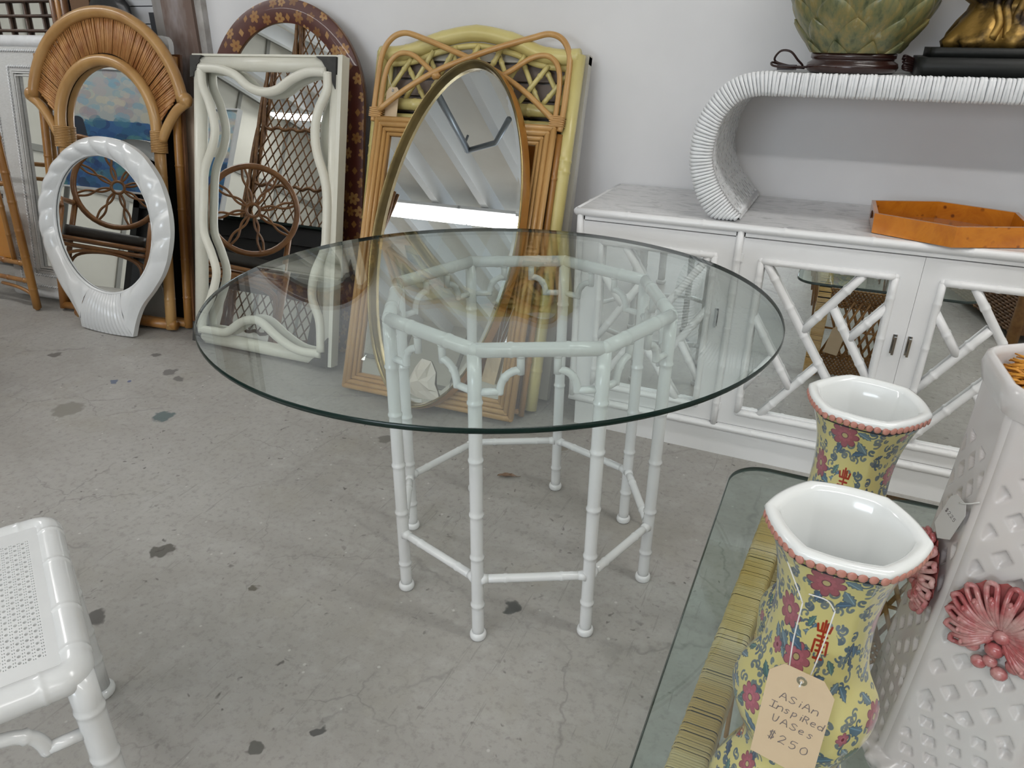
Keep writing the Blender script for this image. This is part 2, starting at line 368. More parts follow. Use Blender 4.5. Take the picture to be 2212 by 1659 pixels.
    # single old spills and paint spots
    spots = [(-2.05, 1.543, 0.042, (0.055, 0.095, 0.10)), (-2.45, 1.672, 0.02, (0.07, 0.10, 0.17)), (-2.40, 1.70, 0.012, (0.07, 0.09, 0.2)), (-1.453, 1.006, 0.03, (0.08, 0.075, 0.065)),
             (-0.534, 1.207, 0.024, (0.05, 0.055, 0.055)), (-1.393, 0.761, 0.028, (0.085, 0.08, 0.075)), (-2.40, 1.44, 0.06, (0.21, 0.20, 0.175)), (-0.74, 0.735, 0.016, (0.06, 0.06, 0.06)),
             (-0.82, 0.655, 0.02, (0.10, 0.10, 0.09)), (-1.14, 0.996, 0.01, (0.10, 0.09, 0.07)), (-2.52, 1.93, 0.025, (0.11, 0.105, 0.10)), (-2.9, 1.75, 0.03, (0.12, 0.11, 0.10)),
             (-2.33, 1.83, 0.03, (0.13, 0.125, 0.12)), (-2.25, 1.80, 0.025, (0.13, 0.125, 0.12)), (-0.70, 1.95, 0.03, (0.22, 0.2, 0.17)), (-1.25, 1.75, 0.03, (0.16, 0.155, 0.14))]
    for (x, y, r, c) in spots:
        ds = nd(nt, 'ShaderNodeVectorMath', operation='DISTANCE'); nt.links.new(ad.outputs[0], ds.inputs[0]); ds.inputs[1].default_value = (x+0.025, y+0.025, 0)
        base = mix(base, ramp(nt, ds.outputs['Value'], [(r*0.78, (0.85, 0.85, 0.85)), (r*0.98, (0, 0, 0))]), c)
    nt.links.new(base, b.inputs['Base Color']); b.inputs['Roughness'].default_value = 0.55; b.inputs['Specular IOR Level'].default_value = 0.35
    bump(nt, b, noise_tex(nt, v, 40, 6, 0.7), 0.18, 0.003); return m
M['floor'] = floor_mat()

# ------------------------------------------------------------------ printed patterns painted into arrays
class Paint:
    def __init__(s, w, h, bgc):
        s.w, s.h = w, h; s.a = np.zeros((h, w, 3), np.float32); s.a[:] = [c/255 for c in bgc]
    def win(s, x, y, r):
        x0, x1 = int(x-r)-1, int(x+r)+2; y0, y1 = max(0, int(y-r)-1), min(s.h, int(y+r)+2)
        X = np.arange(x0, x1); Y = np.arange(y0, y1)
        return X % s.w, Y, (X[None, :]-x), (Y[:, None]-y)
    def put(s, Xi, Y, mask, col, alpha=1.0):
        if len(Y) == 0: return
        idx = np.ix_(Y, Xi); m = (np.clip(mask, 0, 1)*alpha)[..., None]
        s.a[idx] = s.a[idx]*(1-m) + np.array([c/255 for c in col], np.float32)*m
    def shape(s, x, y, r, fn, col, alpha=1.0):
        Xi, Y, dx, dy = s.win(x, y, r*1.05); rr = np.hypot(dx, dy); th = np.arctan2(dy, dx)
        s.put(Xi, Y, (fn(th)*r - rr)/1.5 + 0.5, col, alpha)
    def flower(s, x, y, r, col, edge, cen, n=6, ph=0.0):
        f = lambda th: 0.60 + 0.38*np.abs(np.cos(n/2*(th+ph)))**0.6
        s.shape(x, y, r*1.07, f, edge); s.shape(x, y, r, f, col); s.shape(x, y, r*0.55, f, [min(255, c*1.15) for c in col], 0.6)
        s.shape(x, y, r*0.26, lambda th: 1+0*th, edge); s.shape(x, y, r*0.2, lambda th: 1+0*th, cen)
    def leaf(s, x, y, r, an, col, edge):
        def mk(k):
            Xi, Y, dx, dy = s.win(x, y, r*1.1); a = dx*math.cos(an)+dy*math.sin(an); b = -dx*math.sin(an)+dy*math.cos(an)
            t = np.clip((a/r+1)/2, 0, 1); w = r*(0.52*np.sin(PI*t)**0.8*(1-0.35*t) + 0.07*np.sin(t*26)*np.sin(PI*t))*k
            return Xi, Y, np.minimum((w-np.abs(b-0.15*r*np.sin(t*3.0)))/1.5+0.5, (r*k-np.abs(a))/1.5+0.5)
        s.put(*mk(1.1), edge); s.put(*mk(0.95), col)
        Xi, Y, dx, dy = s.win(x, y, r*1.1); a = dx*math.cos(an)+dy*math.sin(an); b = -dx*math.sin(an)+dy*math.cos(an)
        s.put(Xi, Y, np.minimum((1.2-np.abs(b))/1.5+0.5, (r*0.8-np.abs(a))/1.5), [min(255, c*1.35) for c in col])
    def stroke(s, pts, wd, col):
        for i in range(len(pts)-1):
            (xa, ya), (xb, yb) = pts[i], pts[i+1]; L = max(1, int(math.hypot(xb-xa, yb-ya)/max(1, wd*0.5)))
            for k in range(L+1):
                s.shape(xa+(xb-xa)*k/L, ya+(yb-ya)*k/L, wd, lambda th: 1+0*th, col)
    def curl(s, x, y, r, an, wd, col, sgn=1):
        pts = []
        for i in range(22):
            t = i/21; rr = r*(1-0.82*t); q = an + sgn*t*4.6; pts.append((x+rr*math.cos(q), y+rr*math.sin(q)))
        s.stroke(pts, wd, col); s.shape(pts[-1][0], pts[-1][1], wd*1.9, lambda th: 1+0*th, col)
    def image(s, name):
        im = bpy.data.images.new(name, s.w, s.h); px = np.ones((s.h, s.w, 4), np.float32); px[..., :3] = np.clip(s.a, 0, 1)
        im.pixels.foreach_set(px.ravel()); im.pack(); return im
def img_mat(name, im, rough=0.25, coat=0.4):
    m, nt, b = new_mat(name); t = nd(nt, 'ShaderNodeTexImage'); t.image = im
    uv = nd(nt, 'ShaderNodeUVMap'); uv.uv_map = 'map'; nt.links.new(uv.outputs[0], t.inputs[0])
    nt.links.new(t.outputs[0], b.inputs['Base Color']); b.inputs['Roughness'].default_value = rough; b.inputs['Coat Weight'].default_value = coat
    return m
def vase_print():
    rng = random.Random(5); p = Paint(1024, 1280, (196, 189, 128)); sx = 1024
    bl = [(72, 96, 118), (80, 106, 122), (66, 82, 100), (100, 120, 130), (78, 108, 106)]; ed = (66, 76, 86)
    pink = [(158, 94, 106), (164, 106, 116), (146, 86, 96)]
    for i in range(1350):
        p.curl(rng.random()*sx, rng.random()*1280, rng.uniform(9, 18), rng.random()*6.28, rng.uniform(2.2, 3.6), (104, 116, 118) if rng.random() < 0.6 else (84, 100, 112), rng.choice((-1, 1)))
    for gy in range(9):
        for gx in range(6):
            x = (gx+0.5*(gy % 2)+0.25)*sx/6 + rng.uniform(-22, 22); y = (gy+0.5)*1280/9 + rng.uniform(-24, 24)
            for k in range(6): p.leaf(x+rng.uniform(-92, 92), y+rng.uniform(-78, 78), rng.uniform(16, 32), rng.random()*6.28, rng.choice(bl), ed)
            if (gx+gy) % 2 == 0:
                p.flower(x, y, rng.uniform(34, 50), rng.choice(pink), (104, 66, 78), (176, 164, 120), 8, rng.random())
            elif rng.random() < 0.6:
                p.flower(x+50, y, rng.uniform(16, 24), (150, 96, 106), (96, 62, 74), (110, 50, 60), 6, rng.random())
    red = (146, 48, 30)
    sym = [[(0, 1), (0, -1)], [(-.5, .75), (-.42, .45), (.42, .45), (.5, .75)], [(-.18, .85), (-.18, .45)], [(.18, .85), (.18, .45)], [(-.35, .2), (.35, .2)], [(-.5, -.6), (-.46, -.02), (.46, -.02), (.5, -.6)], [(-.25, -.25), (.25, -.25)], [(-.25, -.5), (.25, -.5)], [(-.3, -.85), (.3, -.85)]]
    for k in range(0, 6, 2):
        for yy in (1010, 560, 150):
            cx = (k+0.5)*sx/6 + (sx/12 if yy == 560 else 0)
            p.shape(cx, yy, 62, lambda th: 0.72+0.1*np.cos(2*th)+0*th, (196, 189, 128))
            for st in sym: p.stroke([(cx+a*44, yy+b*62) for a, b in st], 3.4, red)
    return img_mat('famille_print', p.image('vase_print'), 0.2, 0.5)
M['vaseprint'] = vase_print()
def frame_print():
    rng = random.Random(3); p = Paint(800, 1400, (78, 37, 29))
    for gy in range(26):
        for gx in range(15):
            x = (gx+0.5*(gy % 2))*54 + rng.uniform(-9, 9); y = gy*54 + rng.uniform(-9, 9); c = rng.choice([(148, 106, 56), (136, 96, 50), (156, 118, 70), (118, 80, 42)])
            if (gx*3+gy*5) % 4 == 0: p.shape(x, y, 15, lambda th: 1/(np.abs(np.cos(th))*1.3+np.abs(np.sin(th))), c)
            else: p.shape(x, y, rng.uniform(19, 26), (lambda ph: (lambda th: 0.55+0.45*np.abs(np.cos(3*(th+ph)))))(rng.random()), c); p.shape(x, y, 5, lambda th: 1+0*th, (120, 70, 34))
    return img_mat('flower_print', p.image('frame_print'), 0.4, 0.2)
M['frameprint'] = frame_print()
def seascape():
    rng = random.Random(11); p = Paint(640, 480, (150, 160, 165)); 
    for y in range(480):
        t = y/480
        p.a[y, :] = np.array((58, 104, 156) if t < 0.55 else (178, 186, 186), np.float32)/255
    for i in range(420):
        x, y = rng.random()*640, rng.random()*480
        if y > 262: c = rng.choice([(204, 200, 188), (148, 180, 196), (188, 178, 180), (134, 176, 198), (214, 206, 178), (170, 158, 166)])
        else: c = rng.choice([(40, 84, 140), (58, 112, 160), (44, 100, 132), (34, 62, 112), (70, 128, 150), (96, 150, 140), (30, 50, 84)])
        p.shape(x, y, rng.uniform(10, 34), (lambda a: (lambda th: 0.55+0.45*np.abs(np.cos(th-a))))(rng.uniform(0, 0.8)), c, 0.55)
    p.stroke([(250, 90), (280, 180), (300, 250)], 26, (44, 52, 66)); p.stroke([(300, 250), (340, 262), (390, 250)], 12, (40, 52, 70)); p.stroke([(330, 246), (372, 252)], 7, (190, 190, 168))
    return img_mat('seascape_paint', p.image('seascape'), 0.5, 0.1)
M['sea'] = seascape()

# ================================================================== the room
X0, X1, Y0, Y1 = -7.6, 3.6, -6.0, 2.58
mb = MB(); mb.bbox((X0-0.1, Y0-0.1, -0.1), (X1+0.1, Y1+0.1, 0.0)); struct(mb.build('floor', M['floor']))
mb = MB(); mb.bbox((-2.60, Y1, 0), (X1+0.1, Y1+0.12, CEIL)); struct(mb.build('wall_back', M['wall']))
wl = MB().bbox((X0-0.1, Y1+0.03, 0), (-2.60, Y1+0.12, CEIL)).build('wall_back_left', M['gap']); struct(wl)
pl = MB(); pl.bbox((X0, Y1, 0.0), (-2.86, Y1+0.03, 0.066)); pme = pl.mesh('plank', M['siding'])
for i in range(47): link('plank', pme, wl, Matrix.Translation((0, 0.0015*(i % 2), 0.002+i*0.07)))
# weathered timber post where the plaster wall starts
post = MB().bbox((-2.80, 2.535, 0), (-2.625, 2.59, CEIL)).build('trim_1', M['brownold']); struct(post)
MB().bbox((-2.862, 2.545, 0), (-2.806, 2.59, CEIL)).build('plank', M['greywood'], post)
pb = MB(); pb.slab([(-2.625, 1.075), (-2.592, 1.085), (-2.588, 1.3), (-2.584, CEIL), (-2.625, CEIL)], 2.55, 2.60); pb.build('plaster_edge', M['plaster'], post)
MB().bbox((-2.915, 2.565, 1.0), (-2.868, 2.60, 1.305)).build('shadow_block', M['gap'], post)  # dark block put in as the shadow left of the post
wr = MB(); wr.bbox((X1, Y0, 0), (X1+0.1, Y1, CEIL)); struct(wr.build('wall_right', M['creamwall']))
wf = MB(); wf.bbox((X0, Y0-0.1, 0), (X1, Y0, 1.15)); wf.bbox((X0, Y0-0.1, 2.55), (X1, Y0, CEIL)); wf.bbox((X0, Y0-0.1, 1.15), (-2.9, Y0, 2.55))
wf.bbox((-0.32, Y0-0.1, 1.15), (X1, Y0, 2.55)); struct(wf.build('wall_front', M['creamwall']))
for k, (a, b) in enumerate(((-2.9, -0.32),)):
    fr = MB(); fr.ring([(a, 1.15), (b, 1.15), (b, 2.55), (a, 2.55)], [(a+0.06, 1.21), (b-0.06, 1.21), (b-0.06, 2.49), (a+0.06, 2.49)], Y0-0.09, Y0-0.02, 'xz', smooth=False)
    fr.bbox(((a+b)/2-0.02, Y0-0.08, 1.2), ((a+b)/2+0.02, Y0-0.03, 2.5)); struct(fr.build('window_%d' % (k+1), M['batten']))
lw = MB().bbox((X0-0.1, Y0, 0), (X0, Y1, CEIL)).build('wall_left', M['creamwall']); struct(lw)
for i in range(8):
    MB().bbox((X0, Y0+0.6+i*1.05, 0), (X0+0.025, Y0+0.66+i*1.05, CEIL)).build('batten', M['batten'], lw)
for z in (1.05, 2.15, 3.2): MB().bbox((X0, Y0, z), (X0+0.028, Y1, z+0.07)).build('batten', M['batten'], lw)
for i in range(7):
    xx = X0+0.8+i*1.1
    if xx < -3.1: MB().bbox((xx, Y0, 0), (xx+0.06, Y0+0.025, CEIL)).build('batten', M['batten'], bpy.data.objects['wall_front'])
for z in (1.05, 2.15): MB().bbox((X0, Y0, z), (-2.95, Y0+0.028, z+0.07)).build('batten', M['batten'], bpy.data.objects['wall_front'])
cl = MB().bbox((X0-0.1, Y0-0.1, CEIL), (X1+0.1, Y1+0.12, CEIL+0.1)).build('ceiling', M['ceil']); struct(cl)
bme = MB().bbox((-0.045, Y0, -0.19), (0.045, Y1, 0.0)).mesh('beam', M['beam'])
for i in range(18):
    link('beam', bme, cl, Matrix.Translation((-7.28 + 0.61*i, 0, CEIL)))
# fluorescent fittings under the beams (the lamps themselves were made at the top)
tb = MB(); tb.box((0, 0, 0.02), (2.42, 0.29, 0.035)); tme = tb.mesh('housing', M['beam']); tb = MB(); tb.box((0, 0, 0.02), (1.22, 0.18, 0.035)); tme2 = tb.mesh('housing_short', M['beam'])
for (i, lab) in ((0, 'fluorescent light fitting, farther of the two in line across the oval mirror'), (1, 'fluorescent light fitting that makes the bright bar in the oval brass mirror'), (4, 'fluorescent light fitting that makes the bright bar in the wavy white mirror')):
    o = link('fluorescent_light', tme2 if i == 4 else tme, None, Matrix.Translation((TUBES[i][0], TUBES[i][1], CEIL-0.237))); tag(o, lab, 'ceiling light')
tme3 = MB().tube([(-1.18, 0, 0), (1.18, 0, 0)], 0.016, 10).mesh('tube', M['tube']); tme4 = MB().tube([(-0.58, 0, 0), (0.58, 0, 0)], 0.016, 10).mesh('tube_short', M['tube'])
for (i, (xx, yy)) in enumerate(TUBES):
    for dy in ((-0.11, 0.11) if yy > -3 else (-0.055, 0.055)):
        par = {0: 'fluorescent_light', 1: 'fluorescent_light.001', 4: 'fluorescent_light.002'}.get(i)
        if par: link('tube', tme4 if i == 4 else tme3, bpy.data.objects[par], Matrix.Translation((0, dy, -0.020)))
        else: link('light_tube', tme3, cl, Matrix.Translation((xx, yy+dy, CEIL-0.257)))
# steel track hanging from the beams, seen at the top of the oval mirror
t = MB(); t.tube([(-3.25, 0.35, 3.0), (-3.30, -0.70, 3.0)], 0.03, 8); t.tube([(-3.30, -0.70, 3.0), (-3.0, -0.62, 3.04), (-2.75, -0.3, 3.04)], 0.025, 8)
for x, y in ((-3.255, 0.1), (-3.30, -0.62)): t.tube([(x, y, 3.0), (x, y, 3.1)], 0.012, 6)
tag(t.build('door_track', M['steel']), 'blue grey steel track hung under the beams, seen in the oval mirror', 'track')

# ================================================================== octagonal faux bamboo table
TX, TY, TR = -0.599, 1.404, 0.317; PHI = math.radians(-84.433); ZT = 0.70; ZS = 0.1653
tb = thing('octagonal_table_base', 'white faux bamboo table base with eight legs standing on the concrete floor', 'table', (TX, TY, 0))
V8 = [Vector((TR*math.cos(PHI+k*PI/4), TR*math.sin(PHI+k*PI/4), 0)) for k in range(8)]
rl = random.Random(2)
for k in range(8):
    p = V8[k]; m = MB()
    prof = [(0.0138, 0.012), (0.0138, 0.03), (0.0138, 0.060)]
    for z in (0.085, 0.215, 0.345, 0.475, 0.585):
        zz = z + rl.uniform(-0.012, 0.012); prof += [(0.0138, zz-0.012), (0.0138, zz-0.005), (0.0158, zz-0.002), (0.0158, zz+0.002), (0.0138, zz+0.005), (0.0138, zz+0.012)]
    prof.append((0.0138, ZT-0.004)); m.lathe(prof, 18, p); m.build('leg', M['white'], tb)
    f = MB(); f.lathe([(0.014, 0.0), (0.0172, 0.0008), (0.0188, 0.0045), (0.0192, 0.009), (0.0186, 0.0135), (0.0168, 0.017), (0.0138, 0.0185)], 18, p); f.build('foot', M['white'], tb)
    q = V8[(k+1) % 8]
    m = MB(); bamboo(m, p+Vector((0, 0, ZT)), q+Vector((0, 0, ZT)), 0.0142, (0.28, 0.72), 16, 1.08, 0.005); m.ball(p+Vector((0, 0, ZT)), 0.0146, 14, 8)
    m.build('top_rail', M['white'], tb)
    m = MB(); bamboo(m, p+Vector((0, 0, ZS)), q+Vector((0, 0, ZS)), 0.0098, (0.25, 0.75), 14, 1.1, 0.005)
    d = (q-p).normalized()
    for e, sg in ((p, 1), (q, -1)):
        m.tube([e+Vector((0, 0, ZS))+d*sg*s for s in (0.008, 0.016, 0.024)], [0.0135, 0.0112, 0.0098], 14)
    m.build('stretcher', M['white'], tb)
    for e, sg in ((p, 1), (q, -1)):
        m = MB(); dd = d*sg
        P = lambda s, z: e + dd*s + Vector((0, 0, ZT+z))
        m.tube([P(0.010, -0.085), P(0.0505, -0.085)], 0.0075, 10)
        A = [P(0.047, -0.090), P(0.0485, -0.076), P(0.053, -0.062), P(0.062, -0.050), P(0.0735, -0.0435), P(0.085, -0.041)]
        A = crom(A, 4); rr = [0.0078]*len(A); mid = len(A)//2; rr[mid] = 0.0093; m.tube(A, rr, 10)
        m.tube([P(0.0865, -0.049), P(0.0865, -0.008)], 0.0078, 10)
        m.tube([P(0.0865, -0.016), P(0.0865, -0.010)], [0.0078, 0.0105], 10)
        m.build('bracket', M['white'], tb)
GX, GY, GR = -0.648, 1.331, 0.594
gl = MB(); n = 128
top = [(GR*math.cos(2*PI*i/n), GR*math.sin(2*PI*i/n)) for i in range(n)]
gl.add([(x*0.997, y*0.997, 0.0098) for x, y in top], [tuple(range(n))], False, 0); gl.add([(x*0.997, y*0.997, 0.0) for x, y in top], [tuple(range(n-1, -1, -1))], False, 0)
vs = []
for (k, z) in ((0.997, 0.0), (1.0, 0.0025), (1.0, 0.0073), (0.997, 0.0098)): vs += [(x*k, y*k, z) for x, y in top]
gl.add(vs, [(r*n+i, r*n+(i+1) % n, (r+1)*n+(i+1) % n, (r+1)*n+i) for r in range(3) for i in range(n)], True, 1)
g = gl.build('round_glass_top', [M['tableglass'], M['blacksteelglass']]); g.location = (GX, GY, ZT+0.0156)
tag(g, 'large round clear glass top with a dark green edge on the octagonal base', 'table top')

# ================================================================== leaning mirrors, from the right
def rect(w0, v0, w1, v1): return [(w0, v0), (w1, v0), (w1, v1), (w0, v1)]
# slatted panel nearest the wall
t = lean('slatted_panel', 'weathered slatted panel with pale edge leaning behind the yellow bamboo mirror', 'panel', -1.66, 2.245, 0.0, 0.245)
MB().bbox((0.765, -0.03, 0.01), (0.80, 0.0, 1.195)).build('stile', M['bluegreypaint'], t); MB().bbox((0.0, -0.03, 0.01), (0.05, 0.0, 1.195)).build('stile', M['bluegreypaint'], t)
MB().bbox((0.0, -0.031, 1.17), (0.80, 0.001, 1.20)).build('top_rail', M['bluegreypaint'], t)
MB().bbox((0.764, -0.0315, 1.02), (0.777, -0.02, 1.13)).build('slot', M['gap'], t)
sm = MB().bbox((0.05, -0.026, 0), (0.765, -0.008, 0.052)).mesh('slat', M['panelwood'])
for i in range(19): link('slat', sm, t, Matrix.Translation((0, 0.002*(i % 3), 0.03+i*0.06)))
MB().bbox((0.04, -0.006, 0.02), (0.77, -0.001, 1.18)).build('backing', M['greywood'], t)

# lime-yellow bamboo mirror
t = lean('yellow_bamboo_mirror', 'tall lime yellow painted bamboo mirror with arched lattice top, against the wall', 'mirror', -1.678, 2.152, -0.006, 0.291)
for u in (0.026, 0.790):
    m = MB(); bamboo(m, (u, -0.024, 0.008), (u, -0.024, 1.212), 0.0245, (0.12, 0.30, 0.50, 0.69, 0.72), 14, 1.07, 0.006); m.build('post', M['yellow'], t)
m = MB(); bent_bamboo(m, [(0.02, -0.026, 1.206), (0.09, -0.026, 1.207), (0.16, -0.026, 1.220), (0.26, -0.026, 1.256), (0.405, -0.026, 1.279), (0.55, -0.026, 1.254), (0.644, -0.026, 1.218), (0.72, -0.026, 1.206), (0.795, -0.026, 1.208)], 0.0265, (0.14, 0.34, 0.5, 0.67, 0.86), 14, 1.06)
m.build('arched_rail', M['yellow'], t)
m = MB(); bent_bamboo(m, [(0.05, -0.018, 1.172), (0.16, -0.018, 1.184), (0.26, -0.018, 1.218), (0.405, -0.018, 1.240), (0.55, -0.018, 1.217), (0.644, -0.018, 1.184), (0.77, -0.018, 1.170)], 0.011, (), 10); m.build('inner_rail', M['yellow'], t)
for z, r in ((1.033, 0.021), (0.988, 0.012)):
    m = MB(); bamboo(m, (0.03, -0.024, z), (0.79, -0.024, z), r, (0.2, 0.5, 0.8), 12, 1.08, 0.006); m.build('cross_rail', M['yellow'], t)
def arch_v(u): return 1.172 + 0.068*max(0.0, 1-((u-0.405)/0.30)**2)
k = 0
for s in (-1, 1):
    for i in range(9):
        u0 = 0.045 + i*0.09; u1 = u0 + s*0.105
        if min(u0, u1) < 0.04 or max(u0, u1) > 0.785: continue
        m = MB(); bamboo(m, (u0, -0.02-0.008*s, 1.04), (u1, -0.02-0.008*s, arch_v(u1)), 0.0088, (0.3, 0.75), 9, 1.2, 0.006); m.build('lattice_stick', M['yellow'], t)
for u in (0.06, 0.756):
    m = MB(); m.tube([(u, -0.018, 1.03), (u, -0.018, 1.19)], 0.009, 8); m.build('side_stick', M['yellow'], t)
for i in range(8):
    u = 0.09 + i*0.09
    m = MB(); m.tube([(u, -0.02, 0.93), (u, -0.02, 0.985)], 0.0075, 8); m.build('short_stick', M['yellow'], t)
for z in (0.925,):
    m = MB(); bamboo(m, (0.03, -0.02, z), (0.79, -0.02, z), 0.012, (0.3, 0.7), 10); m.build('cross_rail', M['yellow'], t)
for u in (0.068, 0.745):
    m = MB(); bamboo(m, (u, -0.015, 0.04), (u, -0.015, 0.92), 0.0125, (0.25, 0.5, 0.75), 10); m.build('inner_post', M['yellow'], t)
m = MB(); bamboo(m, (0.03, -0.024, 0.03), (0.79, -0.024, 0.03), 0.022, (0.3, 0.7), 12); m.build('bottom_rail', M['yellow'], t)
MB().bbox((0.05, -0.008, 0.03), (0.76, -0.004, 0.925)).build('glass', M['mirror'], t)
MB().bbox((0.05, -0.004, 0.03), (0.77, -0.001, 0.93)).build('backing', M['dark'], t)

# slim brown bamboo frame between the yellow and the pale mirror
t = lean('slim_brown_mirror', 'slim dark brown bamboo framed mirror between the yellow and the pale rattan mirrors', 'mirror', -1.50, 2.077, 0.02, 0.315)
for u in (0.012, 0.598):
    m = MB(); bamboo(m, (u, -0.014, 0.006), (u, -0.014, 0.972), 0.012, (0.2, 0.45, 0.62, 0.85), 10); m.build('post', M['amber'], t)
for u in (0.032, 0.578):
    m = MB(); bamboo(m, (u, -0.012, 0.02), (u, -0.012, 0.96), 0.009, (0.3, 0.5, 0.75), 8); m.build('inner_post', M['brownbam'], t)
for z in (0.02, 0.962):
    m = MB(); bamboo(m, (0.01, -0.013, z), (0.60, -0.013, z), 0.0115, (0.3, 0.7), 10); m.build('rail', M['amber'], t)
MB().bbox((0.03, -0.006, 0.02), (0.58, -0.003, 0.965)).build('glass', M['mirror'], t); MB().bbox((0.03, -0.003, 0.02), (0.58, -0.0005, 0.965)).build('backing', M['dark'], t)

# pale rattan mirror with looped bows
t = lean('pale_rattan_mirror', 'pale pole rattan mirror with looped bows on top, behind the oval brass mirror', 'mirror', -1.604, 2.001, 0.03, 0.365)
rings = [(0.010, 0.0115, -0.020), (0.0285, 0.0095, -0.026), (0.0455, 0.0085, -0.022), (0.060, 0.0075, -0.017)]
for (o, r, d) in rings:
    a0, a1, b0, b1 = o, 0.702-o, o+0.012, 1.018-o
    for (p, q) in (((a0, b0), (a1, b0)), ((a1, b0), (a1, b1)), ((a1, b1), (a0, b1)), ((a0, b1), (a0, b0))):
        m = MB(); m.tube([(p[0], d, p[1]), ((p[0]+q[0])/2, d, (p[1]+q[1])/2), (q[0], d, q[1])], r, 10); m.ball((p[0], d, p[1]), r, 8, 6); m.build('pole', M['oak'], t)
MB().bbox((0.05, -0.012, 0.06), (0.652, -0.008, 0.97)).build('glass', M['mirror'], t)
MB().bbox((0.006, -0.008, 0.016), (0.696, -0.001, 1.014)).build('backing', M['dark'], t)
bw = lambda L: [(u, d, v) for (u, v, d) in L]
C2 = 0.351
outer = [(-0.010, 1.00, -0.018), (-0.013, 1.06, -0.018), (-0.012, 1.15, -0.018), (-0.006, 1.24, -0.018), (0.025, 1.293, -0.018), (0.075, 1.312, -0.018), (0.14, 1.298, -0.018), (0.25, 1.262, -0.019), (0.351, 1.226, -0.022), (0.47, 1.178, -0.024), (0.58, 1.115, -0.024), (0.685, 1.036, -0.024)]
inner = [(0.010, 1.00, -0.018), (0.012, 1.06, -0.018), (0.013, 1.13, -0.018), (0.022, 1.19, -0.018), (0.045, 1.228, -0.018), (0.080, 1.243, -0.018), (0.13, 1.232, -0.019), (0.20, 1.186, -0.022), (0.245, 1.158, -0.03)]
for nm, L in (('outer_bow', outer), ('inner_bow', inner)):
    for s in (0, 1):
        Q = [((2*C2-u) if s else u, d - (0.010 if s and nm == 'outer_bow' and u > 0.2 else 0), v) for (u, v, d) in L]
        m = MB(); m.tube(crom(Q, 6), 0.0100 if nm == 'outer_bow' else 0.0092, 10); m.build(nm, M['oak'], t)
for (u, v) in ((0.002, 1.028), (0.700, 1.028)):
    m = MB()
    for i in range(5): m.ring(arc(u, v-0.012+i*0.007, 0.026, 0.0034, 0, 2*PI, 16)[:-1], arc(u, v-0.012+i*0.007, 0.020, 0.0010, 0, 2*PI, 16)[:-1], -0.034, -0.006)
    m.build('binding', M['oak'], t)
for u in (0.232, 0.470):
    m = MB(); m.tube([(u-0.012, -0.03, 1.162), (u+0.012, -0.03, 1.166)], 0.0135, 10); m.build('binding', M['oak'], t)
m = MB()
tagm = MB(); tagm.slab([(0, 0), (0.052, 0), (0.052, 0.10), (0.042, 0.114), (0.010, 0.114), (0, 0.10)], 0, 0.0012)
def hang_tag(name, label, parent_m, R):
    o = thing(name, label, 'price tag'); o.matrix_world = parent_m @ R
    c = MB(); c.slab([(0, 0), (0.052, 0), (0.052, 0.10), (0.042, 0.114), (0.010, 0.114), (0, 0.10)], 0, 0.0012); c.build('card', M['tag'], o)
    e = MB(); e.ring(arc(0.026, 0.102, 0.005, 0.005, 0, 2*PI, 14)[:-1], arc(0.026, 0.102, 0.0022, 0.0022, 0, 2*PI, 14)[:-1], -0.0008, 0.002); e.build('eyelet', M['chrome'], o)
    return o
bpy.context.view_layer.update()
OAKM = t.matrix_world.copy()
pt = hang_tag('price_tag', 'blank cream price tag on strings behind the oval mirror by its lower right edge', OAKM, Matrix.Translation((0.565, -0.027, 0.135)) @ Matrix.Rotation(0.12, 4, 'Y'))
s = MB(); s.tube([(0.026, -0.001, 0.102), (0.018, -0.001, 0.19), (0.012, -0.001, 0.28)], 0.0007, 5); s.tube([(0.026, -0.001, 0.102), (0.036, -0.001, 0.19), (0.05, -0.001, 0.28)], 0.0007, 5); s.build('string', M['string'], pt)
pt = hang_tag('price_tag', 'blank cream tag hanging inside the left bow of the pale rattan mirror', OAKM, Matrix.Translation((0.025, -0.004, 1.012)) @ Matrix.Rotation(-0.03, 4, 'Y'))
s = MB(); s.tube([(0.026, -0.001, 0.102), (0.014, -0.008, 0.13), (0.004, -0.014, 0.16)], 0.0007, 5); s.build('string', M['string'], pt)
pt = hang_tag('price_tag', 'pale tag seen edge on at the left side of the pale rattan mirror', OAKM, Matrix.Translation((-0.016, 0.0, 0.93)) @ Matrix.Rotation(2.1, 4, 'Z'))
s = MB(); s.tube([(0.026, -0.001, 0.102), (0.020, -0.004, 0.125), (0.004, -0.006, 0.14)], 0.0007, 5); s.build('string', M['string'], pt)
def sheet(mb, w, h, nx, ny, amp, seed, org=(0, 0, 0)):
    vs = []
    for j in range(ny+1):
        for i in range(nx+1):
            p = Vector((i/nx*w, 0, j/ny*h)); q = noise.noise(Vector((i*0.9+seed, j*0.9, seed)))*amp
            vs.append((org[0]+p.x, org[1]+q, org[2]+p.z))
    fs = [(j*(nx+1)+i, j*(nx+1)+i+1, (j+1)*(nx+1)+i+1, (j+1)*(nx+1)+i) for j in range(ny) for i in range(nx)]
    mb.add(vs, fs, False)
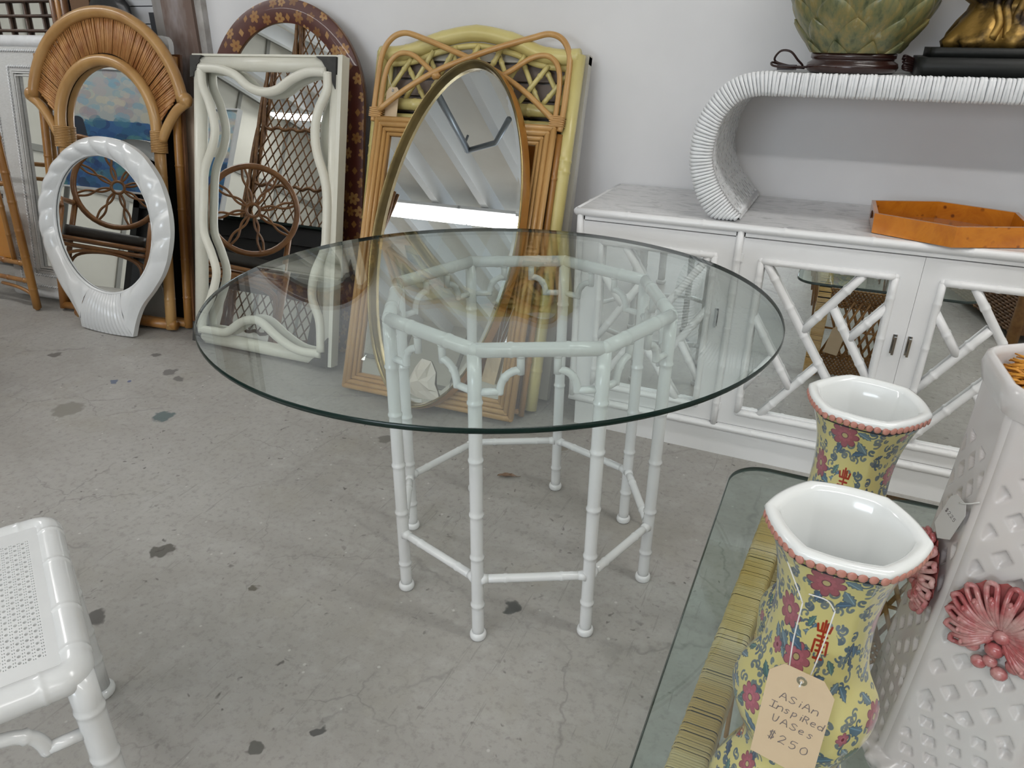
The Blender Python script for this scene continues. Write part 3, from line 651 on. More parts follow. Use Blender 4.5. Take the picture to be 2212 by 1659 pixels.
for k, (lab, u0, v0, w, h, roll) in enumerate((('clear crumpled plastic wrap low on the pale rattan mirror, left of the oval one', 0.075, 0.13, 0.10, 0.25, 0.1), ('clear folded plastic strip hanging on the pale rattan mirror right of the oval mirror', 0.595, 0.17, 0.035, 0.16, -0.25))):
    m = MB(); sheet(m, w, h, 7, 12, 0.010, 3.3+k); o = m.build('plastic_wrap', M['plastic']); o.matrix_world = OAKM @ Matrix.Translation((u0, -0.030, v0)) @ Matrix.Rotation(roll, 4, 'Y'); tag(o, lab, 'plastic wrap')

# oval brass mirror
OT = 0.384
t = lean('oval_brass_mirror', 'tall narrow oval brass rimmed mirror leaning in front of the pale rattan mirror', 'mirror', -1.258, 1.946, -0.023, OT, -0.035)
oa, obv, ex = 0.286, 0.617, 1.92
def sell(a, b, n=96, e=ex):
    out = []
    for i in range(n):
        th = 2*PI*i/n; c, s = math.cos(th), math.sin(th)
        out.append((a*abs(c)**(2/e)*(1 if c >= 0 else -1), obv + 0.008 + b*abs(s)**(2/e)*(1 if s >= 0 else -1)))
    return out
def loft(mb, loops, mi=0, smooth=True):
    n = len(loops[0][1]); vs = []
    for d, L in loops: vs += [(u, d, v) for u, v in L]
    mb.add(vs, [(r*n+i, r*n+(i+1) % n, (r+1)*n+(i+1) % n, (r+1)*n+i) for r in range(len(loops)-1) for i in range(n)], smooth, mi); return mb
m = MB(); loft(m, [(-0.054, sell(oa-0.002, obv-0.018)), (-0.058, sell(oa-0.005, obv-0.021)), (-0.058, sell(oa-0.008, obv-0.024)), (-0.044, sell(oa-0.015, obv-0.031)), (-0.030, sell(oa-0.019, obv-0.035)), (-0.026, sell(oa-0.021, obv-0.037))]); m.build('rim', M['brass'], t)
m = MB(); loft(m, [(-0.054, sell(oa-0.002, obv-0.018)), (-0.048, sell(oa, obv-0.016)), (-0.001, sell(oa, obv-0.016))]); L = sell(oa, obv-0.016); m.add([(u, -0.001, v) for u, v in L], [tuple(range(len(L)))], False); m.build('side_band', M['amberwood'], t)
m = MB(); L0, L1 = sell(oa-0.018, obv-0.034), sell(oa-0.034, obv-0.050); n = len(L0)
m.add([(u, -0.0255, v) for u, v in L0] + [(u, -0.0275, v) for u, v in L1], [(i, (i+1) % n, n+(i+1) % n, n+i) for i in range(n)], False); m.add([(u, -0.0275, v) for u, v in L1], [tuple(range(n))], False); m.build('glass', M['mirror'], t)
bpy.context.view_layer.update(); OVM = t.matrix_world.copy()
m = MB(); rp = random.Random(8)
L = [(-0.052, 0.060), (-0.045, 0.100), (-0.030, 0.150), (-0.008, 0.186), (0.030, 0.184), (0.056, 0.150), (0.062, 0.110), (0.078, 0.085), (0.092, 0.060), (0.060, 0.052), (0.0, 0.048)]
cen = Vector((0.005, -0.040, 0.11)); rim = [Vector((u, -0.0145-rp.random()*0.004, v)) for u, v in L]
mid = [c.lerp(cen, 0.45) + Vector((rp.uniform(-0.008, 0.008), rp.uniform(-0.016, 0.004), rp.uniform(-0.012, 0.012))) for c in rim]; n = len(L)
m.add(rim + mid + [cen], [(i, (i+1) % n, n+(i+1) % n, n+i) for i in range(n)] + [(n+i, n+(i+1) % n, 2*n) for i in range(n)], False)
o = m.build('reflection_standin', M['standin']); o.matrix_world = OVM @ Matrix.Translation((0.012, -0.0165, 0.018)); tag(o, 'crumpled cream paper added for a reflection at the lower end of the oval brass mirror', 'standin')  # added crumpled piece on the glass, standing in for something only reflected there

# white frame with wavy rods
t = lean('wavy_white_mirror', 'cream white rectangular mirror with wavy rods inside its frame and chipped dark corners', 'mirror', -2.462, 2.122, 0.018, 0.231, 0.008)
for nm, a, b in (('rail', (0.032, 0.05), (0.032, 1.125)), ('rail', (0.693, 0.06), (0.693, 1.105)), ('rail', (0.05, 1.141), (0.66, 1.141)), ('rail', (0.05, 0.035), (0.66, 0.035))):
    m = MB(); m.tube([(a[0], -0.022, a[1]), (b[0], -0.022, b[1])], 0.0285, 14); m.build(nm, M['cream'], t)
m = MB(); m.ring(rect(0.002, 0.014, 0.724, 1.172), rect(0.05, 0.06, 0.675, 1.12), -0.022, -0.001, smooth=False); m.build('back_frame', M['cream'], t)
for (a, b) in (((0.705, 0.012), (0.7245, 1.174)),): MB().bbox((a[0], -0.046, a[1]), (b[0], -0.0225, b[1])).build('edge_strip', M['cream'], t)
MB().bbox((0.0, -0.040, 1.166), (0.71, -0.020, 1.174)).build('edge_strip', M['cream'], t)
MB().bbox((0.03, -0.0245, 0.03), (0.70, -0.0225, 1.14)).build('glass', M['mirror'], t)
for poly in ([(0.003, 1.166), (0.062, 1.166), (0.050, 1.150), (0.054, 1.144), (0.036, 1.128), (0.040, 1.118), (0.026, 1.106), (0.020, 1.088), (0.003, 1.084)],
             [(0.612, 1.166), (0.702, 1.166), (0.702, 1.055), (0.690, 1.075), (0.680, 1.105), (0.672, 1.118), (0.655, 1.130), (0.640, 1.150)],
             [(0.006, 0.014), (0.066, 0.014), (0.050, 0.034), (0.036, 0.048), (0.028, 0.075), (0.010, 0.098)],
             [(0.615, 0.010), (0.708, 0.010), (0.708, 0.130), (0.692, 0.112), (0.680, 0.085), (0.664, 0.070), (0.672, 0.056), (0.640, 0.036)]):
    m = MB(); m.slab(poly, -0.0535, -0.03); m.build('bare_corner', M['chip'], t)['label'] = 'dark grey corner where the paint has come away'
waves = [[(0.058, 1.118), (0.11, 1.118), (0.165, 1.114), (0.236, 1.094), (0.305, 1.052), (0.374, 1.036), (0.44, 1.046), (0.505, 1.084), (0.579, 1.110), (0.66, 1.112)],
         [(0.062, 1.115), (0.068, 1.054), (0.106, 0.984), (0.133, 0.896), (0.121, 0.824), (0.080, 0.73), (0.071, 0.60), (0.072, 0.485), (0.113, 0.402), (0.141, 0.318), (0.113, 0.216), (0.067, 0.13), (0.062, 0.06)],
         [(0.668, 1.112), (0.668, 1.051), (0.635, 0.984), (0.620, 0.917), (0.630, 0.833), (0.668, 0.741), (0.684, 0.665), (0.686, 0.542), (0.680, 0.47), (0.638, 0.374), (0.630, 0.281), (0.668, 0.193), (0.680, 0.07)],
         [(0.062, 0.072), (0.13, 0.074), (0.198, 0.080), (0.285, 0.137), (0.37, 0.149), (0.468, 0.095), (0.563, 0.060), (0.68, 0.060)]]
for L in waves:
    P = [(0.022+(u-0.022)*(1 if 1 else 1), -0.054, v) for u, v in L]
    m = MB(); m.tube(crom(P, 6), 0.0172, 12); m.build('wavy_rod', M['cream'], t)

# flower printed arch mirror
t = lean('flower_print_mirror', 'round topped mirror with a dark brown frame of gold flowers, behind the wavy white mirror', 'mirror', -2.40, 2.30, 0.0, 0.17)
def archline(R, cz, z0, n=40): return [(0.28+R*math.cos(a), cz+R*math.sin(a)) for a in [PI*i/n for i in range(n+1)]] + [(0.28-R, z0), (0.28+R, z0)]
o_, i_ = archline(0.388, 0.978, 0.006), archline(0.296, 0.985, 0.09)
m = MB(); n = len(o_); md = [((a[0]+b[0])/2, (a[1]+b[1])/2) for a, b in zip(o_, i_)]
vs = [(u, -0.026, v) for u, v in o_] + [(u, -0.036, v) for u, v in md] + [(u, -0.022, v) for u, v in i_]
m.add(vs, [(r*n+i, r*n+(i+1) % n, (r+1)*n+(i+1) % n, (r+1)*n+i) for r in range(2) for i in range(n)], True, 0, [((u+0.12)/0.8, v/1.4) for u, d, v in vs])
m.build('frame', M['frameprint'], t)
m = MB(); m.ring(o_, i_, -0.022, -0.002); m.build('frame_side', M['brownbam'], t)
m = MB(); m.slab(i_, -0.014, -0.010); m.build('glass', M['mirror'], t)

# white wicker panel edge
t = lean('white_wicker_panel', 'white woven wicker panel with a rounded corner, its edge beside the wavy white mirror', 'panel', -2.30, 2.395, 0.0, 0.10, -0.055)
m = MB(); poly = [(0.0, 0.005), (0.40, 0.005), (0.415, 0.02)] + [(0.385+0.03*math.cos(a), 0.845+0.035*math.sin(a)) for a in (0, 0.4, 0.8, 1.2, 1.57)] + [(0.0, 0.885)]
m.slab(poly, -0.018, -0.002); m.build('panel', M['linen'], t)
m = MB()
for i in range(36):
    for j in range(62):
        u = 0.30+(i % 6)*0.020; v = 0.012+j*0.0138
        if i >= 6: break
        s = 1 if i % 2 else -1
        m.tube([(u-0.009, -0.0185, v-0.006*s), (u, -0.0225, v), (u+0.009, -0.0185, v+0.006*s)], 0.0030, 5, cap=False)
stuff(m.build('woven_strand', M['wrap'], t))
m = MB(); m.tube([(0.405, -0.012, 0.01), (0.405, -0.012, 0.84), (0.395, -0.012, 0.868), (0.37, -0.012, 0.878), (0.0, -0.012, 0.878)], 0.0105, 8); m.build('edge_braid', M['wrap'], t)

# beige rounded board left of the wavy mirror
t = lean('beige_board', 'plain beige board with a curved edge behind the left of the wavy white mirror', 'board', -2.71, 2.300, 0.0, 0.145)
poly = [(0.015, 0.004), (0.17, 0.004)] + [(0.17, 1.0)] + [(0.17-0.165*math.sin(a), 0.66+0.34*math.cos(a)) for a in [PI/2*i/14 for i in range(1, 15)]] + [(0.0, 0.5)]
m = MB(); m.slab(poly, -0.016, -0.001); m.build('sheet', M['beige'], t)

# ================================================================== left hand group
# white panel with rounded corner
t = lean('white_rounded_board', 'plain white board with a rounded top corner behind the rattan arch mirror', 'board', -3.426, 2.335, -0.046, 0.142)
poly = [(0.0, 0.006), (0.726, 0.006), (0.726, 1.185)] + [(0.688+0.038*math.cos(a), 1.185+0.038*math.sin(a)) for a in (0.4, 0.8, 1.2, 1.57)] + [(0.04, 1.223), (0.0, 1.185)]
m = MB(); m.slab(poly, -0.026, -0.002, smooth=False); m.build('sheet', M['white'], t)
# rectangular bamboo frame
t = lean('rectangular_bamboo_mirror', 'rectangular amber bamboo mirror with a brown back edge directly behind the rattan arch mirror', 'mirror', -3.388, 2.155, 0.091, 0.175)
for u in (0.022, 0.770):
    m = MB(); bamboo(m, (u, -0.02, 0.008), (u, -0.02, 1.15), 0.0185, (0.12, 0.27, 0.46, 0.62, 0.80, 0.93), 12, 1.07, 0.004); m.build('post', M['amber'], t)
for z in (0.024, 1.135):
    m = MB(); bamboo(m, (0.02, -0.02, z), (0.775, -0.02, z), 0.0175, (0.3, 0.6), 12, 1.07); m.build('rail', M['amber'], t)
m = MB(); m.ring(rect(0.0, 0.006, 0.798, 1.16), rect(0.03, 0.03, 0.765, 1.13), -0.014, -0.001, smooth=False); m.build('back_frame', M['brownbam'], t)
MB().bbox((0.03, -0.007, 0.03), (0.765, -0.004, 1.13)).build('glass', M['mirror'], t); MB().bbox((0.03, -0.004, 0.03), (0.765, -0.002, 1.13)).build('backing', M['dark'], t)

# rattan arch mirror
t = lean('rattan_arch_mirror', 'honey rattan mirror with a sunburst arched top, leaning behind the white shell mirror', 'mirror', -3.200, 2.112, 0.12, 0.178)
CU, CV = 0.278, 0.915
for s, nm in ((0.0235, 'post'), (0.535, 'post')):
    m = MB(); bamboo(m, (s, -0.026, 0.010), (s, -0.026, 0.86), 0.0235, (0.16, 0.5, 0.78), 14, 1.03, 0.005); m.ball((s, -0.026, 0.03), 0.024, 12, 6); m.build(nm, M['rattan'], t)
m = MB(); bamboo(m, (0.0, -0.026, 0.030), (0.56, -0.026, 0.030), 0.0225, (0.3, 0.7), 14, 1.04); m.build('bottom_rail', M['amber'], t)
m = MB(); P = [(CU+0.400*math.cos(a), -0.034, CV+0.402*math.sin(a)) for a in [math.radians(9+162*i/40) for i in range(41)]]; m.tube(P, 0.0238, 14); m.build('outer_arch', M['rattan'], t)
m = MB(); P = [(0.535, -0.036, 0.78)] + [(CU+0.2565*math.cos(a), -0.036, 0.868+0.264*math.sin(a)) for a in [PI*i/32 for i in range(33)]] + [(0.0215, -0.036, 0.78)]; m.tube(P, 0.0235, 14); m.build('inner_arch', M['rattan'], t)
for s in (-1, 1):
    m = MB(); m.tube(crom([(CU+s*0.422, -0.034, CV+0.066), (CU+s*0.365, -0.034, CV+0.03), (CU+s*0.315, -0.034, CV-0.03), (CU+s*0.277, -0.034, CV-0.095)], 5), 0.0195, 12); m.build('arm', M['rattan'], t)
    m = MB(); m.ball((CU+s*0.408, -0.034, CV+0.072), (0.031, 0.026, 0.030), 12, 8); m.build('tip', M['rattan'], t)
    m = MB()
    for i in range(13): m.tube(arc3 if False else [(CU+s*0.259+0.031*math.cos(a), -0.030+0.030*math.sin(a), 0.775+i*0.0068) for a in [2*PI*j/16 for j in range(16)]], 0.0036, 5, closed=True)
    m.build('binding', M['rattan'], t)
NS = 116; rs = random.Random(9)
for i in range(NS):
    a = math.radians(2 + 176*i/(NS-1)); ca, sa = math.cos(a), math.sin(a)
    r0, r1 = 0.262, 0.392
    low = max(0.0, 0.26-sa)
    r1 = 0.392 - (0.13*(low/0.26) if low > 0 else 0)
    d = -0.026 - rs.uniform(0, 0.006); w = rs.uniform(0.0032, 0.0047)
    p, q = (CU+r0*ca, d, 0.868+0.03*sa+0.262*sa), (CU+r1*ca, d, CV+r1*sa*1.0)
    m = MB(); m.tube([p, q], [w, w*1.25], 6); m.build('split_stick', M['stick'], t)
m = MB(); m.slab([(0.04, 0.045), (0.518, 0.045), (0.518, 0.868)] + [(CU+0.24*math.cos(a), 0.868+0.247*math.sin(a)) for a in [PI*i/24 for i in range(1, 24)]] + [(0.04, 0.868)], -0.016, -0.012); m.build('glass', M['mirror'], t)
m = MB(); m.slab([(0.02, 0.02), (0.54, 0.02), (0.54, 0.90)] + [(CU+0.38*math.cos(a), CV+0.385*math.sin(a)) for a in [0.25+(PI-0.5)*i/24 for i in range(25)]] + [(0.02, 0.90)], -0.012, -0.004); m.build('backing', M['dark'], t)

# white shell mirror
t = lean('white_shell_mirror', 'small white oval mirror with a fluted scallop shell frame, front of the left group', 'mirror', -3.072, 2.032, 0.03, 0.195)
out = [(0.316, 0.004), (0.341, 0.082), (0.378, 0.15), (0.451, 0.232), (0.514, 0.32), (0.552, 0.433), (0.555, 0.55), (0.513, 0.679), (0.415, 0.784), (0.286, 0.833), (0.151, 0.841), (0.021, 0.805), (-0.103, 0.722), (-0.190, 0.605), (-0.223, 0.478), (-0.200, 0.33), (-0.128, 0.19), (-0.060, 0.112), (-0.014, 0.049), (0.0, 0.004)]
ou = [(p.x, p.y) for p in crom([(a, b, 0) for a, b in out], 24)]
OC = Vector((0.163, 0.474)); ea, eb = 0.288, 0.292
n = len(ou); inn = []; ridge = []
ph = [0.0]*n
for i, (u, v) in enumerate(ou):
    d = Vector((u, v)) - OC; an = math.atan2(d.y/eb, d.x/ea); inn.append((OC.x+(ea+0.004)*math.cos(an), OC.y+eb*math.sin(an)))
loops = []
NR = 8
for k in range(NR+1):
    q = k/NR; L = []
    for i in range(n):
        u = ou[i][0]*(1-q)+inn[i][0]*q; v = ou[i][1]*(1-q)+inn[i][1]*q
        prof = -0.006 - 0.040*math.sin(PI*min(1, 0.10+0.82*q))**0.7
        an = math.atan2(v-OC.y, u-OC.x)
        if v < 0.30:
            th = (u-0.158)/(0.16+0.75*max(0, v)*0.9+0.05); fl = math.cos(th*34); amp = 0.003*min(1, (0.30-v)/0.1)
        else:
            fl = abs(math.sin((an*22 + q*4.2)/2))**0.7*2-1; amp = 0.0062*min(1, (v-0.30)/0.12)
        edge = min(1.0, 4*q+0.2)*min(1.0, 3*(1-q)+0.3)
        L.append((u, prof - amp*fl*edge, v))
    loops.append(L)
m = MB(); vs = [p for L in loops for p in L]
m.add(vs, [(r*n+i, r*n+(i+1), (r+1)*n+(i+1), (r+1)*n+i) for r in range(NR) for i in range(n-1)], True)
# underside of the scallop, closing strip at the foot
bt = [(p[0], p[1], p[2]) for p in loops[0]]
m.add(bt + [(u, -0.001, v) for u, d, v in bt], [(i, i+1, n+i+1, n+i) for i in range(n-1)], True)
bl = MB()
E0, E1 = loops, None
# scalloped foot: a fan of flutes across the opening at the bottom
NB = 60; rows = 10; vs = []
for j in range(rows+1):
    q = j/rows
    for i in range(NB+1):
        w = i/NB; ub = 0.000+0.316*w; bow = -0.006*(1-(2*w-1)**2)
        an = PI*(1.392+0.209*w); ut, vt = OC.x+ea*math.cos(an), OC.y+eb*math.sin(an)
        u = ub*(1-q)+ut*q; v = (0.004+bow)*(1-q)+vt*q
        fl = math.cos((w-0.5)*2*PI*13)
        pz = -0.006 - 0.040*math.sin(PI*min(1, 0.10+0.82*q))**0.7; vs.append((u, pz - 0.0034*fl*min(1, 4*q+0.4)*min(1, 3*(1-q)+0.2)*min(1, 6*min(w, 1-w)+0.1) - 0.006*math.sin(PI*w)*(1-q), v))
m.add(vs, [(j*(NB+1)+i, j*(NB+1)+i+1, (j+1)*(NB+1)+i+1, (j+1)*(NB+1)+i) for j in range(rows) for i in range(NB)], True)
m.slab([(0.006, 0.008), (0.310, 0.008)] + [(OC.x+ea*1.01*math.cos(PI*(1.62-0.245*i/12)), OC.y+eb*1.0*math.sin(PI*(1.62-0.245*i/12))) for i in range(13)], -0.020, -0.003)
m.build('frame', M['white'], t)
ell = [(OC.x+(ea+0.012)*math.cos(2*PI*i/64), OC.y+(eb+0.012)*math.sin(2*PI*i/64)) for i in range(64)]
m = MB(); m.slab(ell, -0.012, -0.006); m.build('glass', M['mirror'], t)
m = MB(); e1 = [(OC.x+(ea+0.003)*math.cos(2*PI*i/64), OC.y+(eb+0.001)*math.sin(2*PI*i/64)) for i in range(64)]; m.tube([(u, -0.013, v) for u, v in e1], 0.0026, 6, closed=True); m.build('seal', M['gap'], t)
m = MB(); m.tube([(OC.x+(u-OC.x)*1.012, -0.018, OC.y+(v-OC.y)*1.012) for u, v in e1], 0.0075, 8, closed=True); m.build('inner_lip', M['white'], t)

# rope edged white mirror
t = lean('rope_edged_mirror', 'whitewashed woven mirror frame with rope trim, standing at the far left', 'mirror', -3.743, 2.202, 0.075, 0.146)
m = MB(); m.ring(rect(-0.02, 0.03, 0.86, 1.205), rect(0.155, 0.15, 0.685, 1.068), -0.030, -0.002, smooth=False); m.build('panel_frame', M['linen'], t)
m = MB(); m.tube([(-0.02, -0.018, 1.195), (0.86, -0.018, 1.195)], 0.026, 12); m.build('top_roll', M['wrap'], t)
m = MB(); m.tube([(-0.02, -0.018, 0.036), (0.86, -0.018, 0.036)], 0.024, 12); m.build('bottom_roll', M['wrap'], t)
def rope(mb, P, r, pitch=0.014):
    P = [Vector(p) for p in P]
    for a, b in zip(P[:-1], P[1:]):
        L = (b-a).length; k = max(2, int(L/pitch)); d = (b-a).normalized(); s = d.cross(Vector((0, 1, 0)))
        for i in range(k):
            c = a + d*(i+0.5)*L/k; mb.tube([c-d*pitch*0.5-s*r*0.6, c-Vector((0, r*0.5, 0)), c+d*pitch*0.5+s*r*0.6], r*0.55, 5)
    return mb
for (a, b, c, d) in ((0.035, 0.075, 0.80, 1.155), (0.135, 0.130, 0.705, 1.088)):
    m = MB(); rope(m, [(a, -0.031, b), (c, -0.031, b), (c, -0.031, d), (a, -0.031, d), (a, -0.031, b)], 0.0075); m.build('rope_trim', M['wrap'], t)
for k in range(2):
    o = 0.008+0.012*k; m = MB(); m.ring(rect(0.149+o, 0.144+o, 0.691-o, 1.074-o), rect(0.155+o, 0.15+o, 0.685-o, 1.068-o), -0.030, -0.014, smooth=False); m.build('inner_step', M['linen'], t)
MB().bbox((0.15, -0.012, 0.145), (0.69, -0.009, 1.073)).build('glass', M['mirror'], t)

# dark lattice mirror
t = lean('dark_lattice_mirror', 'mirror behind a dark bamboo lattice with a brown stile, above the rope edged mirror', 'mirror', -4.46, 2.503, 0.0, 0.045)
for i in range(9):
    m = MB(); m.tube([(0.05+0.12*i-0.012, -0.02, 0.05), (0.05+0.12*i, -0.02, 1.55)], 0.0085, 7); m.build('upright_bar', M['darkbam'], t)
for i in range(23):
    m = MB(); m.tube([(0.0, -0.03, 0.158+0.063*i), (1.06, -0.03, 0.158+0.063*i)], 0.0068, 7); m.build('cross_bar', M['darkbam'], t)
for u, mm in ((0.985, 'brownbam'), (1.022, 'amber'), (1.058, 'brownbam')):
    m = MB(); bamboo(m, (u-0.012, -0.026, 0.006), (u, -0.026, 1.6), 0.018, (0.3, 0.6), 10); m.build('stile', M[mm], t)
MB().bbox((0.0, -0.012, 0.03), (1.0, -0.008, 1.58)).build('glass', M['mirror'], t); MB().bbox((0.0, -0.008, 0.02), (1.06, -0.002, 1.59)).build('backing', M['dark'], t)
t = lean('brown_board', 'plain dark brown board standing between the lattice mirror and the black bundle', 'board', -3.362, 2.535, 0.0, 0.015)
m = MB(); m.slab([(0.0, 0.004), (0.13, 0.004), (0.15, 1.30), (0.125, 1.34), (0.12, 1.6), (0.0, 1.6)], -0.02, -0.003); m.build('sheet', pm('brown_sheet', (0.115, 0.058, 0.028), 0.5, col2=(0.15, 0.078, 0.036), scale=4), t)
m = MB(); vs = []; nn = 20
prof = [(0.09, 0.0), (0.09, 0.3), (0.09, 0.8), (0.095, 1.1), (0.10, 1.25), (0.095, 1.33), (0.06, 1.385), (0.01, 1.40)]
m.lathe(prof, nn, (0, 0, 0), fn=lambda an, z: 1+0.10*math.sin(3*an+z*7)+0.07*math.sin(7*an-z*13))
for i, p in enumerate(m.v): m.v[i] = (p[0]*1.25, p[1]*0.26, p[2])
o = m.build('black_bundle', M['blackpl']); o.location = (-3.13, 2.547, 0.0); tag(o, 'bundle wrapped in shiny black plastic behind the top of the rattan arch', 'bundle')

# bamboo stand at the left edge
t = lean('bamboo_stand', 'amber bamboo stand with cross rungs and an orange panel, cut off at the left edge', 'stand', -4.05, 2.097, 0.0, 0.045)
for (u, d, a, b, r) in ((0.574, -0.018, 0.012, 0.95, 0.0185), (0.02, -0.018, 0.012, 0.95, 0.0185)):
    m = MB(); bamboo(m, (u, d, a), (u, d, b), r, (0.10, 0.27, 0.40, 0.54, 0.68, 0.84), 12, 1.06, 0.005); m.ball((u, d, 0.012), (0.014, 0.014, 0.012), 10, 5); m.build('post', M['amber'], t)
for (z, r) in ((0.668, 0.011), (0.597, 0.010), (0.228, 0.0125), (0.142, 0.0115)):
    m = MB(); bamboo(m, (0.02, -0.018, z), (0.574, -0.018, z), r, (0.3, 0.7, 0.92), 10); m.build('rung', M['amber'], t)
for s in (0, 1):
    m = MB(); P = [(0.566, -0.018, 0.066), (0.53, -0.018, 0.088), (0.45, -0.018, 0.103), (0.35, -0.018, 0.108)]; P = [((0.594-u) if s else u, d, v) for u, d, v in P]; m.tube(crom(P, 5), 0.0085, 8); m.build('brace', M['amber'], t)
for u in (0.478, 0.09):
    m = MB(); bamboo(m, (u, -0.012, 0.228), (u, -0.012, 0.597), 0.011, (0.35, 0.7), 10); m.build('inner_post', M['amber'], t)
MB().bbox((0.10, -0.010, 0.24), (0.468, -0.002, 0.50)).build('orange_panel', pm('orange_panel', (0.50, 0.20, 0.015), 0.3, coat=0.4), t)

# ================================================================== white credenza
CX0, CX1, CF, CB, CT = -0.745, 1.195, 2.128, 2.572, 0.752
t = thing('credenza', 'long white credenza with mirrored fretwork doors and faux bamboo trim', 'cabinet', (0, 0, 0))
m = MB()
m.bbox((CX0+0.004, CF+0.020, 0.10), (CX1-0.004, CB, 0.738)); m.build('body', M['cab'], t)
m = MB(); m.bbox((CX0+0.024, CF+0.006, 0.0), (CX1-0.024, CB, 0.10)); m.build('plinth', M['cab'], t)
m = MB()
m.bbox((CX0+0.004, CF, 0.716), (CX1-0.004, CF+0.020, 0.738)); m.bbox((CX0+0.004, CF, 0.10), (CX1-0.004, CF+0.020, 0.117))
POSTS = (-0.7315, -0.250, 0.700, 1.1815)
for px in POSTS: m.bbox((px-0.0125, CF, 0.10), (px+0.0125, CF+0.020, 0.738))
m.build('face_frame', M['cab'], t)
MB().bbox((CX0+0.010, CF-0.002, 0.738), (CX1-0.010, CB, CT)).build('marble_top', M['marble'], t)
def halfround(mb, a, b, r, nodes): return bamboo(mb, a, b, r, nodes, 12, 1.13, 0.006)
nod = (0.085, 0.20, 0.315, 0.43, 0.55, 0.67, 0.79, 0.91)
m = MB(); halfround(m, (CX0, CF-0.004, 0.7405), (CX1, CF-0.004, 0.7405), 0.0118, nod); m.build('bamboo_trim', M['cab'], t)
m = MB(); halfround(m, (CX0+0.002, CF-0.004, 0.7405), (CX0+0.002, CB, 0.7405), 0.0118, (0.3, 0.7)); m.build('bamboo_trim', M['cab'], t)
m = MB(); halfround(m, (CX0+0.004, CF-0.003, 0.104), (CX1, CF-0.003, 0.104), 0.0105, nod); m.build('bamboo_trim', M['cab'], t)
for px in POSTS:
    m = MB(); halfround(m, (px, CF-0.003, 0.112), (px, CF-0.003, 0.735), 0.0098, (0.12, 0.32, 0.52, 0.70, 0.86)); m.build('bamboo_post', M['cab'], t)
FR = [((-0.168, 0.647), (0.151, 0.172)), ((0.086, 0.645), (-0.040, 0.462)), ((0.027, 0.541), (0.159, 0.338)), ((0.160, 0.565), (0.084, 0.458)), ((-0.180, 0.484), (-0.046, 0.276)), ((0.016, 0.358), (-0.121, 0.166)), ((-0.110, 0.369), (-0.180, 0.252))]
DOORS = [(-0.719, -0.2625, lambda x: -0.497-x, 1), (-0.2375, 0.2211, lambda x: x, 1), (0.2219, 0.6875, lambda x: 0.438-x, -1), (0.7125, 1.169, lambda x: x+0.945, -1)]
for k, (a, b, fx, side) in enumerate(DOORS):
    z0, z1 = 0.119, 0.713
    xa, xb = sorted((fx(-0.183), fx(0.163))); mz0, mz1 = 0.166, 0.652
    d = MB(); d.ring([(a, z0), (b, z0), (b, z1), (a, z1)], [(xa+0.004, mz0+0.004), (xb-0.004, mz0+0.004), (xb-0.004, mz1-0.004), (xa+0.004, mz1-0.004)], CF-0.001, CF+0.017, smooth=False)
    d = d.build('door', M['cab'], t)
    MB().bbox((xa, CF+0.012, mz0), (xb, CF+0.0145, mz1)).build('mirror_pane', M['mirror'], d)
    f = MB(); f.ring([(xa+0.003, mz0+0.003), (xb-0.003, mz0+0.003), (xb-0.003, mz1-0.003), (xa+0.003, mz1-0.003)], [(xa+0.011, mz0+0.011), (xb-0.011, mz0+0.011), (xb-0.011, mz1-0.011), (xa+0.011, mz1-0.011)], CF+0.004, CF+0.012, smooth=False); f.build('inner_bead', M['cab'], d)
    for p, q in (((xa, mz0), (xb, mz0)), ((xb, mz0), (xb, mz1)), ((xb, mz1), (xa, mz1)), ((xa, mz1), (xa, mz0))):
        f = MB(); halfround(f, (p[0], CF-0.003, p[1]), (q[0], CF-0.003, q[1]), 0.0095, (0.12, 0.38, 0.64, 0.88)); f.ball((p[0], CF-0.003, p[1]), 0.0097, 8, 6); f.build('moulding', M['cab'], d)
    for p, q in FR:
        L = math.hypot(p[0]-q[0], p[1]-q[1]); nn = max(1, int(L/0.085))
        f = MB(); halfround(f, (fx(p[0]), CF+0.0015, p[1]), (fx(q[0]), CF+0.0015, q[1]), 0.0112, [(i+0.55)/(nn+0.1) for i in range(nn)] if nn > 1 else [0.5]); f.build('fret_piece', M['cab'], d)
    hx = b-0.0235 if side > 0 else a+0.0125
    if k == 3: hx = a+0.02
    if k == 0: hx = b-0.0235
    h = MB(); h.box((hx, CF-0.016, 0.465), (0.006, 0.007, 0.052)); h.box((hx, CF-0.0075, 0.484), (0.007, 0.014, 0.006)); h.box((hx, CF-0.0075, 0.446), (0.007, 0.014, 0.006)); h.box((hx-0.001, CF-0.002, 0.466), (0.011, 0.003, 0.056)); h.build('handle', M['chrome'], d)
    for hz in (0.655, 0.175): MB().bbox(((a if side > 0 else b)-0.003, CF-0.004, hz-0.012), ((a if side > 0 else b)+0.003, CF+0.002, hz+0.012)).build('hinge', M['cab'], d)

